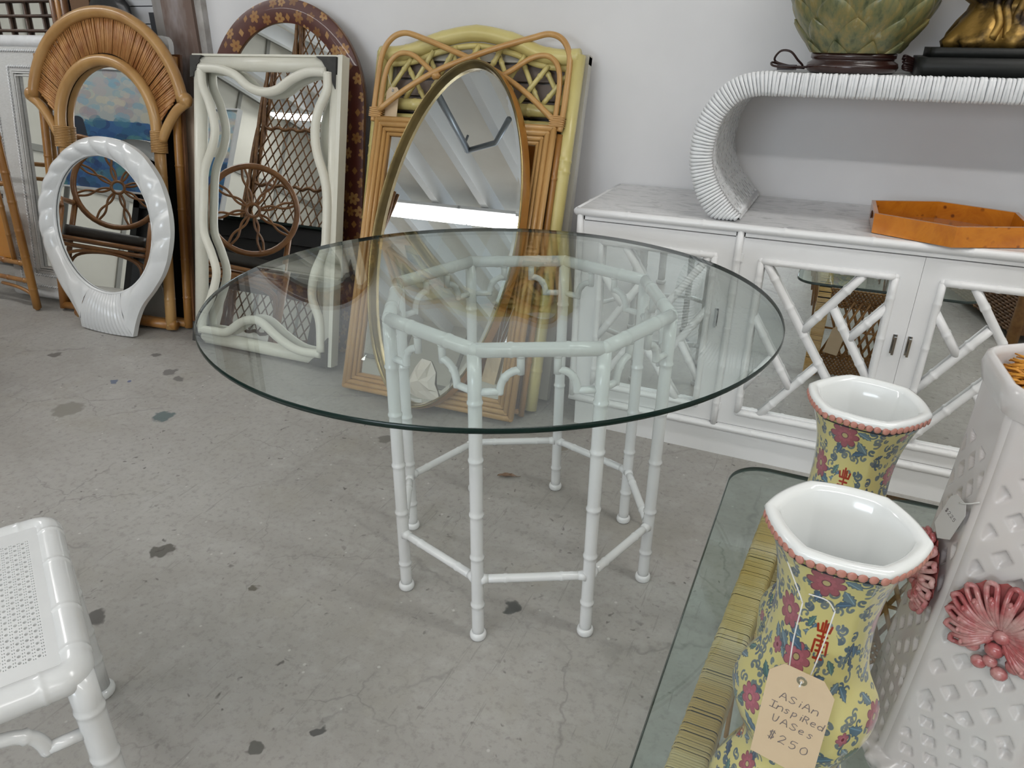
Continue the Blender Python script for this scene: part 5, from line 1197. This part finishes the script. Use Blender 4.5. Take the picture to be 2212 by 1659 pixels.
for k in range(6):
    vis = k in (0, 1, 2); NS_, NZ = (78, 230) if vis else (30, 60)
    vs = []
    for j in range(NZ+1):
        z = 0.508*j/NZ
        for i in range(NS_+1):
            s = i/NS_; h = 0.0
            wz = corner(k, z); W_ = (corner(k+1, z)-wz).length; x = (s-0.5)*W_
            e = min(s, 1-s)*W_
            if 0.05 < z < 0.445 and e > 0.010:
                p = 0.0400; a_, b_ = (x+z*0.9)/p, (z*0.9-x)/p
                if z < 0.15: a_, b_ = (x+z*0.35)/0.027, (z-x*0.25)/0.024
                fa, fb = abs(a_-math.floor(a_)-0.5), abs(b_-math.floor(b_)-0.5)
                d = max(fa, fb); h = -(0.0036 if k == 1 else 0.0060)*(1-sm(d, 0.16, 0.27))*sm(e, 0.010, 0.020)
            elif z <= 0.05: h = 0.0028*math.cos(s*W_/0.010*PI)*math.exp(-((z-0.036)/0.012)**2)
            vs.append(facep(k, s, z, h))
    n1 = NS_+1; m = MB(); m.add(vs, [(j*n1+i, j*n1+i+1, (j+1)*n1+i+1, (j+1)*n1+i) for j in range(NZ) for i in range(NS_)], True); m.build('wall', M['glaze'], t)
def hex6(r, z, rn=0.13):
    out = []
    for k in range(6):
        for q in range(8):
            f = q/8; a = corner(k, 0.40)/sect(0.40); b = corner(k+1, 0.40)/sect(0.40); p = a.lerp(b, f); L = math.hypot(p.x, p.y)
            L2 = min(L, 0.955); out.append(Vector((p.x/L*L2*r, p.y/L*L2*r, z)))
    return out
m = MB(); loops = [hex6(RT+0.003, 0.500), hex6(RT+0.006, 0.510), hex6(RT+0.008, 0.519), hex6(RT+0.006, 0.528), hex6(RT+0.002, 0.531), hex6(RT-0.002, 0.530), hex6(RT-0.005, 0.523), hex6(RT-0.006, 0.500), hex6(RT-0.009, 0.30), hex6(RT-0.006, 0.02)]
n = 48; vs = [p for L in loops for p in L]; m.add(vs, [(r*n+i, r*n+(i+1) % n, (r+1)*n+(i+1) % n, (r+1)*n+i) for r in range(len(loops)-1) for i in range(n)], True); m.add(hex6(RT-0.006, 0.02), [tuple(range(n))], False); m.build('lip_and_inside', M['glaze'], t)
m = MB(); m.add([(p.x, p.y, 0.0) for p in hex6(RB-0.014, 0)], [tuple(range(n-1, -1, -1))], False); m.build('underside', M['glaze'], t)
def shell(k, zc, R, so=0.5):
    pc = facep(k, so, zc, 0.0); a, b = corner(k, zc), corner(k+1, zc); ux = (b-a).normalized(); nrm = (a+b)/2; nrm.z = 0; nrm.normalize(); uz = Vector((0, 0, 1))
    B = Matrix(((ux.x, -nrm.x, uz.x, pc.x), (ux.y, -nrm.y, uz.y, pc.y), (ux.z, -nrm.z, uz.z, pc.z), (0, 0, 0, 1)))
    o = link('shell', None, t, B); o.empty_display_size = 0.02
    hub = Vector((0, -0.004, -R*0.38)); back = MB()
    rim = []
    for i in range(40):
        an = math.radians(-50+280*i/39); q = R*(1+0.04*math.cos(i*PI*13/39*2)); rim.append(hub+Vector((q*1.08*math.cos(an), -0.003, q*1.04*math.sin(an)+R*0.25)))
    back.add(rim+[hub+Vector((0, -0.008, R*0.3))], [(i, i+1, 40) for i in range(39)], True); back.build('shell_ground', M['shellred'], o)
    for i in range(13):
        an = math.radians(-38+256*i/12); L = R*(1.0+0.28*math.sin(max(0, min(PI, an))))
        d = Vector((math.cos(an), 0, math.sin(an))); sd = Vector((-math.sin(an), 0, math.cos(an))); w = R*0.125
        p = MB(); P = []; rr = []
        for j in range(9):
            q = j/8; P.append(hub+d*(L*(0.12+0.86*q))+Vector((0, -0.003-0.010*math.sin(PI*q*0.9), 0))); rr.append(w*(0.22+0.70*q**1.2) if q < 0.95 else w*0.7)
        # fluted petal with a raised rolled rim and a bead in its cup
        up = [P[j]+sd*rr[j] for j in range(9)]; dn = [P[j]-sd*rr[j] for j in range(9)]
        p.tube(crom(up+[P[8]+d*rr[8]*0.9+Vector((0, -0.002, 0))]+dn[::-1], 2), 0.0029, 6); p.tube(P[:7], [0.0016+0.0005*j for j in range(7)], 6)
        p.ball(P[6]+Vector((0, -0.002, 0)), (w*0.42, 0.004, w*0.55), 8, 6); p.build('petal', M['shell'], o)
    kn = MB()
    for (dx, dz, r) in ((0, -0.02, 0.010), (-0.012, -0.010, 0.008), (0.013, -0.012, 0.0085), (-0.020, -0.026, 0.009), (0.021, -0.028, 0.0095), (0, -0.036, 0.008), (-0.009, -0.044, 0.0085), (0.011, -0.046, 0.009), (0.002, 0.0, 0.009)):
        kn.ball(hub+Vector((dx*R/0.04*0.85, -0.006, dz*R/0.04*0.8)), (r*R/0.04*0.8, r*0.7, r*R/0.04*0.75), 10, 6)
    kn.build('shell_knot', M['shell'], o)
shell(1, 0.288, 0.041, 0.56); shell(2, 0.296, 0.046, 0.52)
# straw bundle in the planter
t = thing('straw_bundle', 'bundle of orange dried straw standing in the white lattice planter', 'dried straw', (PX, PY, ZG+0.0216))
m = MB(); rs = random.Random(6)
for i in range(520):
    an = rs.random()*2*PI; q = math.sqrt(rs.random()); r0, r1 = 0.045*q, 0.086*q
    h = 0.478+0.02*rs.random()
    m.tube([(r0*math.cos(an), r0*math.sin(an), 0.0), (r1*math.cos(an), r1*math.sin(an), h)], [0.0026, 0.0032], 4)
m.lathe([(0.05, 0.30), (0.080, 0.455), (0.074, 0.478), (0.045, 0.492), (0.0, 0.496)], 24, fn=lambda an, z: 1+0.04*math.sin(9*an)+0.03*math.sin(17*an))
for i in range(950):
    an = rs.random()*2*PI; q = math.sqrt(rs.random()); r = 0.074*q; z = 0.482+0.026*(1-q)+0.014*rs.random(); L = rs.uniform(0.02, 0.036); a2 = an+rs.uniform(-0.5, 0.5)
    p = Vector((r*math.cos(an), r*math.sin(an), z)); d = Vector((math.cos(a2), math.sin(a2), rs.uniform(-0.1, 0.3)))*L
    m.tube([p-d*0.4, p+d*0.3+Vector((0, 0, 0.004)), p+d*0.75], [0.0013, 0.0016, 0.0008], 4)
stuff(m.build('straws', M['straw'], t))
# small white string tag on the planter corner
t = thing('string_tag', 'small white tag tied with string at the planter corner above the left rose shell', 'price tag')
a, b = corner(1, 0.385), corner(2, 0.385); ux = (b-a).normalized(); nrm = (a+b)/2; nrm.z = 0; nrm.normalize(); pc = a.lerp(b, 0.80)+nrm*0.009+Vector((PX, PY, ZG))
t.matrix_world = Matrix(((ux.x, -nrm.x, 0, pc.x), (ux.y, -nrm.y, 0, pc.y), (0, 0, 1, pc.z), (0, 0, 0, 1))) @ Matrix.Rotation(0.40, 4, 'Z') @ Matrix.Rotation(0.25, 4, 'Y') @ Matrix.Scale(0.85, 4)
m = MB(); m.slab([(-0.016, -0.05), (0.0, -0.062), (0.016, -0.045), (0.016, 0.0), (0.008, 0.012), (-0.010, 0.010), (-0.016, 0.0)], 0, 0.0008); m.build('card', pm('grey_card', (0.50, 0.49, 0.48), 0.7), t)
ink = MB(); write('$225', -0.012, -0.022, 0.006, 0.9, 0.1, 0.00028); ink.build('handwriting', M['ink'], t)
m = MB(); m.tube(crom([(0.0, -0.0006, 0.006), (0.012, -0.002, 0.018), (0.022, 0.0, 0.032)], 4), 0.0008, 5); m.build('string', M['string'], t)

# ================================================================== white stool with a cane seat
E1, E2 = Vector((-0.8639, 0.5037, 0)), Vector((-0.5037, -0.8639, 0))
SO = Vector((-0.800, 0.418, 0)) + E1*0.014; ZSE = 0.418
t = thing('cane_stool', 'white faux bamboo stool with a perforated cane seat, cut off at the lower left', 'stool')
t.matrix_world = Matrix(((-E1.x, -E2.x, 0, SO.x), (-E1.y, -E2.y, 0, SO.y), (0, 0, 1, 0), (0, 0, 0, 1)))
# local frame: seat spans x in [-A, 0], y in [-B, 0]
A_, B_ = 0.452, 0.46
cs = [(-0.022, -0.022), (-A_+0.022, -0.022), (-A_+0.022, -B_+0.022), (-0.022, -B_+0.022)]
loopP, loopR = [], []
for i in range(4):
    p0, p, q = Vector((*cs[i-1], ZSE)), Vector((*cs[i], ZSE)), Vector((*cs[(i+1) % 4], ZSE))
    da, db = (p-p0).normalized(), (q-p).normalized()
    for k in range(7):
        an = PI/2*k/6; c = p - da*0.020 + db*0.020; loopP.append(c + da*0.020*math.sin(an) - db*0.020*math.cos(an)); loopR.append(0.0225)
    L = (q-p).length
    for f in (0.10, 0.34, 0.66, 0.90):
        for e, k in ((-0.010, 1), (-0.004, 1), (-0.0018, 1.035), (0.0018, 1.035), (0.004, 1), (0.010, 1)): loopP.append(p+db*(f*L+e)); loopR.append(0.0225*k)
m = MB(); m.tube(loopP, loopR, 20, closed=True, upv=(0, 0, 1)); m.build('seat_frame', M['white'], t)
for i in range(4):
    p, q = cs[i], cs[(i+1) % 4]
    m = MB(); bamboo(m, (p[0], p[1], 0.022), (p[0], p[1], ZSE), 0.0195, (0.18, 0.36, 0.60, 0.84), 18, 1.07, 0.005); m.build('leg', M['white'], t)
    f = MB(); f.lathe([(0.018, 0.0), (0.024, 0.001), (0.0265, 0.006), (0.0270, 0.011), (0.0258, 0.017), (0.0205, 0.021)], 18, (p[0], p[1], 0)); f.build('foot', M['white'], t)
    d = Vector((q[0]-p[0], q[1]-p[1], 0)).normalized()
    for e, sg in ((Vector((p[0], p[1], 0)), 1), (Vector((q[0], q[1], 0)), -1)):
        m = MB(); P = lambda s, z: e + d*sg*s + Vector((0, 0, ZSE+z))
        m.tube([P(0.014, -0.104), P(0.066, -0.104)], 0.0095, 10)
        Q = crom([P(0.061, -0.110), P(0.064, -0.092), P(0.072, -0.074), P(0.088, -0.062), P(0.104, -0.057), P(0.118, -0.055)], 4); rr = [0.0100]*len(Q); rr[len(Q)//2] = 0.0122; m.tube(Q, rr, 10)
        m.tube([P(0.120, -0.066), P(0.120, -0.012)], 0.0100, 10); m.build('bracket', M['white'], t)
# perforated panel built cell by cell with real holes
ZP = ZSE+0.0165; m = MB()
def holed(mb, x0, x1, y0, y1, rx, ry, z, n=8):
    cx, cy = (x0+x1)/2, (y0+y1)/2
    sq = [(x1, cy), (x1, y1), (cx, y1), (x0, y1), (x0, cy), (x0, y0), (cx, y0), (x1, y0)]
    inn = [(cx+rx*math.cos(PI/4*i), cy+ry*math.sin(PI/4*i)) for i in range(8)]
    mb.add([(a, b, z) for a, b in sq]+[(a, b, z) for a, b in inn]+[(a, b, z-0.004) for a, b in inn], [(i, (i+1) % 8, 8+(i+1) % 8, 8+i) for i in range(8)]+[(8+i, 8+(i+1) % 8, 16+(i+1) % 8, 16+i) for i in range(8)], False)
px0, px1, py1 = -0.379, -0.064, -0.052; nr = 22; pit = (px1-px0)/nr; ncol = 26; cw = 0.0066; sw = 0.0026
y = py1
for c in range(ncol):
    for hlf in range(2):
        for r in range(nr*2): holed(m, px0+r*pit/2, px0+(r+1)*pit/2, y-sw, y, 0.0016, 0.0007, ZP)
        y -= sw
    if c < ncol-1 or True:
        for r in range(nr): holed(m, px0+r*pit, px0+(r+1)*pit, y-cw, y, 0.0031, 0.0024, ZP)
        y -= cw
py0 = y
xa, xb, ya, yb = -A_+0.030, -0.030, -B_+0.030, -0.030
for (a, b, c, d) in ((xa, px0, ya, yb), (px1, xb, ya, yb), (px0, px1, py1, yb), (px0, px1, ya, py0)): m.add([(a, c, ZP), (b, c, ZP), (b, d, ZP), (a, d, ZP)], [(0, 1, 2, 3)], False)
m.build('cane_panel', M['white'], t)
m = MB()
for (a, b) in ((0.12, 0.22), (0.30, 0.55), (0.6, 0.78), (0.86, 0.95)):
    m.bbox((xa+(xb-xa)*a, yb-0.0035, ZP-0.002), (xa+(xb-xa)*b, yb-0.0018, ZP+0.0004))
m.build('panel_seam', M['gap'], t)

# dry leaf under the table
m = MB(); vs = []
for j in range(9):
    q = j/8; w = 0.009*math.sin(PI*q)**0.8*(1+0.3*math.sin(j*2.3)); z = 0.002+0.004*math.sin(PI*q)
    vs += [(-0.03+0.06*q, -w, z+0.002), (-0.03+0.06*q, 0, z), (-0.03+0.06*q, w, z+0.003)]
m.add(vs, [(j*3+i, j*3+i+1, j*3+i+4, j*3+i+3) for j in range(8) for i in range(2)], False); m.tube([(0.03, 0, 0.003), (0.042, 0.003, 0.002)], 0.0008, 4)
o = m.build('dry_leaf', pm('dry_leaf', (0.20, 0.12, 0.075), 0.8, col2=(0.28, 0.20, 0.15), scale=60)); o.location = (-0.787, 1.714, 0.0); o.rotation_euler = (0, 0, 0.35); tag(o, 'small brown dry leaf on the floor under the octagonal table', 'leaf')

# ================================================================== things that show only in the mirrors
def flower_chair(label, x, y, rz, arms):
    t = thing('flower_back_chair', label, 'chair', (x, y, 0), rz, 'rattan chairs seen in the mirrors')
    zc, R = 0.815, 0.262
    # local -y is the back; the chair faces +y
    m = MB(); m.tube([(R*math.cos(2*PI*i/40), -0.20, zc+R*1.02*math.sin(2*PI*i/40)) for i in range(40)], 0.0185, 10, closed=True); m.build('back_hoop', M['rattan2'], t)
    for k in range(8):
        a0 = 2*PI*k/8
        m = MB(); d = Vector((math.cos(a0), 0, math.sin(a0))); s = Vector((-math.sin(a0), 0, math.cos(a0))); c = Vector((0, -0.20, zc))
        P = [c+d*0.035-s*0.012, c+d*0.10-s*0.03, c+d*0.165-s*0.085, c+d*0.235-s*0.105]; m.tube(crom(P, 6), 0.0075, 8); P2 = [c+d*0.035+s*0.012, c+d*0.10+s*0.03, c+d*0.165+s*0.085, c+d*0.235+s*0.105]; m.tube(crom(P2, 6), 0.0075, 8); m.build('petal_rod', M['rattan2'], t)
    m = MB(); m.tube([(0.04*math.cos(2*PI*i/16), -0.20, zc+0.04*math.sin(2*PI*i/16)) for i in range(16)], 0.010, 8, closed=True); m.build('hub', M['rattan2'], t)
    for sx in (-1, 1):
        m = MB(); m.tube([(sx*0.24, -0.22, 0.0), (sx*0.245, -0.215, 0.45), (sx*0.235, -0.205, 0.72)], 0.018, 10); m.build('leg', M['rattan2'], t)
        m = MB(); m.tube([(sx*0.25, 0.22, 0.0), (sx*0.25, 0.22, 0.60 if arms else 0.46)], 0.018, 10); m.build('leg', M['rattan2'], t)
        if arms: m = MB(); m.tube(crom([(sx*0.245, -0.21, 0.66), (sx*0.27, 0.0, 0.655), (sx*0.265, 0.18, 0.645), (sx*0.25, 0.23, 0.60)], 5), 0.017, 10); m.build('arm', M['rattan2'], t)
        for z in (0.16, 0.40):
            m = MB(); m.tube([(sx*0.245, -0.22, z), (sx*0.25, 0.22, z)], 0.013, 8); m.build('side_rail', M['rattan2'], t)
    for yy in (-0.22, 0.22):
        for z in (0.38, 0.42):
            m = MB(); m.tube([(-0.25, yy, z), (0.25, yy, z)], 0.013, 8); m.build('seat_rail', M['rattan2'], t)
        m = MB(); m.tube(crom([(-0.24, yy, 0.16), (-0.20, yy, 0.32), (0, yy, 0.365), (0.20, yy, 0.32), (0.24, yy, 0.16)], 6), 0.010, 8); m.build('brace', M['rattan2'], t)
    m = MB(); m.slab(rrect(0.235, 0.21, 0.05), 0.435, 0.50, 'xy', smooth=True); m.build('cushion', M['cushion'], t)
M['rattan2'] = pm('dark_honey_rattan', (0.29, 0.13, 0.04), 0.32, coat=0.3, col2=(0.19, 0.075, 0.022), scale=10)
flower_chair('flower back rattan chair reflected in the wavy white mirror', -3.13, 1.153, -0.70, False)
flower_chair('dark rattan chair reflected in the white shell mirror', -4.28, 0.88, -0.75, True)
# painting on an easel-like stand
t = thing('seascape_painting', 'blue seascape painting in a thin white frame, reflected in the left mirrors', 'painting')
t.matrix_world = Matrix.Translation((-4.72, 0.45, 0.0)) @ Matrix.Rotation(PI+0.05, 4, 'Z')
zc0, zc1, hw = 0.83, 1.60, 0.74
m = MB(); m.add([(-hw, -0.02, zc0), (hw, -0.02, zc0), (hw, -0.02, zc1), (-hw, -0.02, zc1)], [(0, 1, 2, 3)], False, 0, [(0, 0), (1, 0), (1, 1), (0, 1)]); m.build('canvas', M['sea'], t)
m = MB(); m.ring(rect(-hw-0.012, zc0-0.012, hw+0.012, zc1+0.012), rect(-hw, zc0, hw, zc1), -0.026, 0.012, smooth=False); m.build('frame', M['white'], t)
m = MB(); m.slab(rect(-hw, zc0, hw, zc1), -0.018, 0.010); m.build('backing', M['dark'], t)
for u in (-0.6, 0.6):
    m = MB(); m.tube([(u, 0.04, 0.0), (u, 0.04, 1.5)], 0.02, 8); m.build('stand_leg', M['batten'], t)
# black glass topped desk
t = thing('black_desk', 'black desk with a dark glass top behind the reflected flower back chair', 'desk', (-3.95, -0.05, 0))
m = MB(); m.bbox((-0.80, -0.36, 0.03), (-0.74, 0.34, 0.86)); m.bbox((0.74, -0.36, 0.03), (0.80, 0.34, 0.86)); m.bbox((-0.74, 0.28, 0.35), (0.74, 0.31, 0.86)); m.build('carcass', M['deskblack'], t)
m = MB(); m.bbox((-0.80, -0.36, 0.74), (0.80, 0.34, 0.86)); m.build('drawer_box', M['deskblack'], t)
m = MB(); m.bbox((-0.86, -0.42, 0.862), (0.86, 0.40, 0.878)); m.build('glass_sheet', M['blacksteelglass'], t)
m = MB(); m.bbox((-0.80, -0.36, 0.0), (-0.70, 0.34, 0.03)); m.bbox((0.70, -0.36, 0.0), (0.80, 0.34, 0.03)); m.build('foot', M['deskblack'], t)
# tall wicker lattice screen
t = thing('wicker_screen', 'tall brown wicker screen with open diamond lattice, reflected in the wavy white mirror', 'screen')
t.matrix_world = Matrix.Translation((-4.72, -0.58, 0.0))
for u in (0.0, 0.94):
    m = MB()
    for k in range(5): m.tube([(u+0.035*math.cos(k*1.257+z*3), 0.035*math.sin(k*1.257+z*3), z) for z in [0.121*i for i in range(21)]], 0.017, 6)
    m.build('post', M['wicker'], t)
for z in (0.06, 0.62, 1.00, 1.35, 1.85, 2.42):
    m = MB(); m.tube([(0.94*i/24, 0.008*math.sin(i*2.1), z+0.012*math.sin(i*1.7)) for i in range(25)], 0.016, 6); m.build('band', M['wicker'], t)
for s in (-1, 1):
    for i in range(-19, 31):
        P = []
        for q in range(2): pass
        xa = i*0.0875; za, zb = 0.06, 2.42; k = s*0.62
        xb = xa + k*(zb-za)
        # clip to the panel
        z0, z1 = za, zb
        if k > 0:
            z0 = max(za, za+(0-xa)/k) if xa < 0 else za; z1 = min(zb, za+(0.94-xa)/k)
        else:
            z0 = max(za, za+(0.94-xa)/k) if xa > 0.94 else za; z1 = min(zb, za+(0-xa)/k)
        if z1-z0 < 0.08: continue
        m = MB(); m.tube([(xa+k*(z0-za), 0.006*s, z0), (xa+k*(z1-za), 0.006*s, z1)], 0.0065, 6); m.build('lattice_rod', M['wicker'], t)
# wicker trunk
t = thing('wicker_chest', 'brown wicker chest with tan corner posts, seen in the right hand credenza door', 'chest')
t.matrix_world = Matrix.Translation((0.80, 0.60, 0)) @ Matrix.Rotation(-1.87, 4, 'Z')
m = MB()
for i in range(30):
    z = 0.045+i*0.0135; m.tube([(0.86*j/40, 0.005*(1 if (i+j) % 2 else -1), z) for j in range(41)], 0.0068, 5)
stuff(m.build('woven_side', M['wicker'], t))
m = MB(); m.bbox((0.0, 0.008, 0.04), (0.86, 0.46, 0.45)); m.build('box', M['wicker'], t)
m = MB(); m.bbox((-0.02, -0.02, 0.45), (0.88, 0.48, 0.478)); m.build('lid', M['wicker2'], t)
for u, d in ((0, 0), (0.86, 0), (0, 0.45), (0.86, 0.45)):
    m = MB(); m.tube([(u, d, 0.0), (u, d, 0.45)], 0.026, 10); m.build('corner_post', M['wicker2'], t)
bpy.context.view_layer.update()
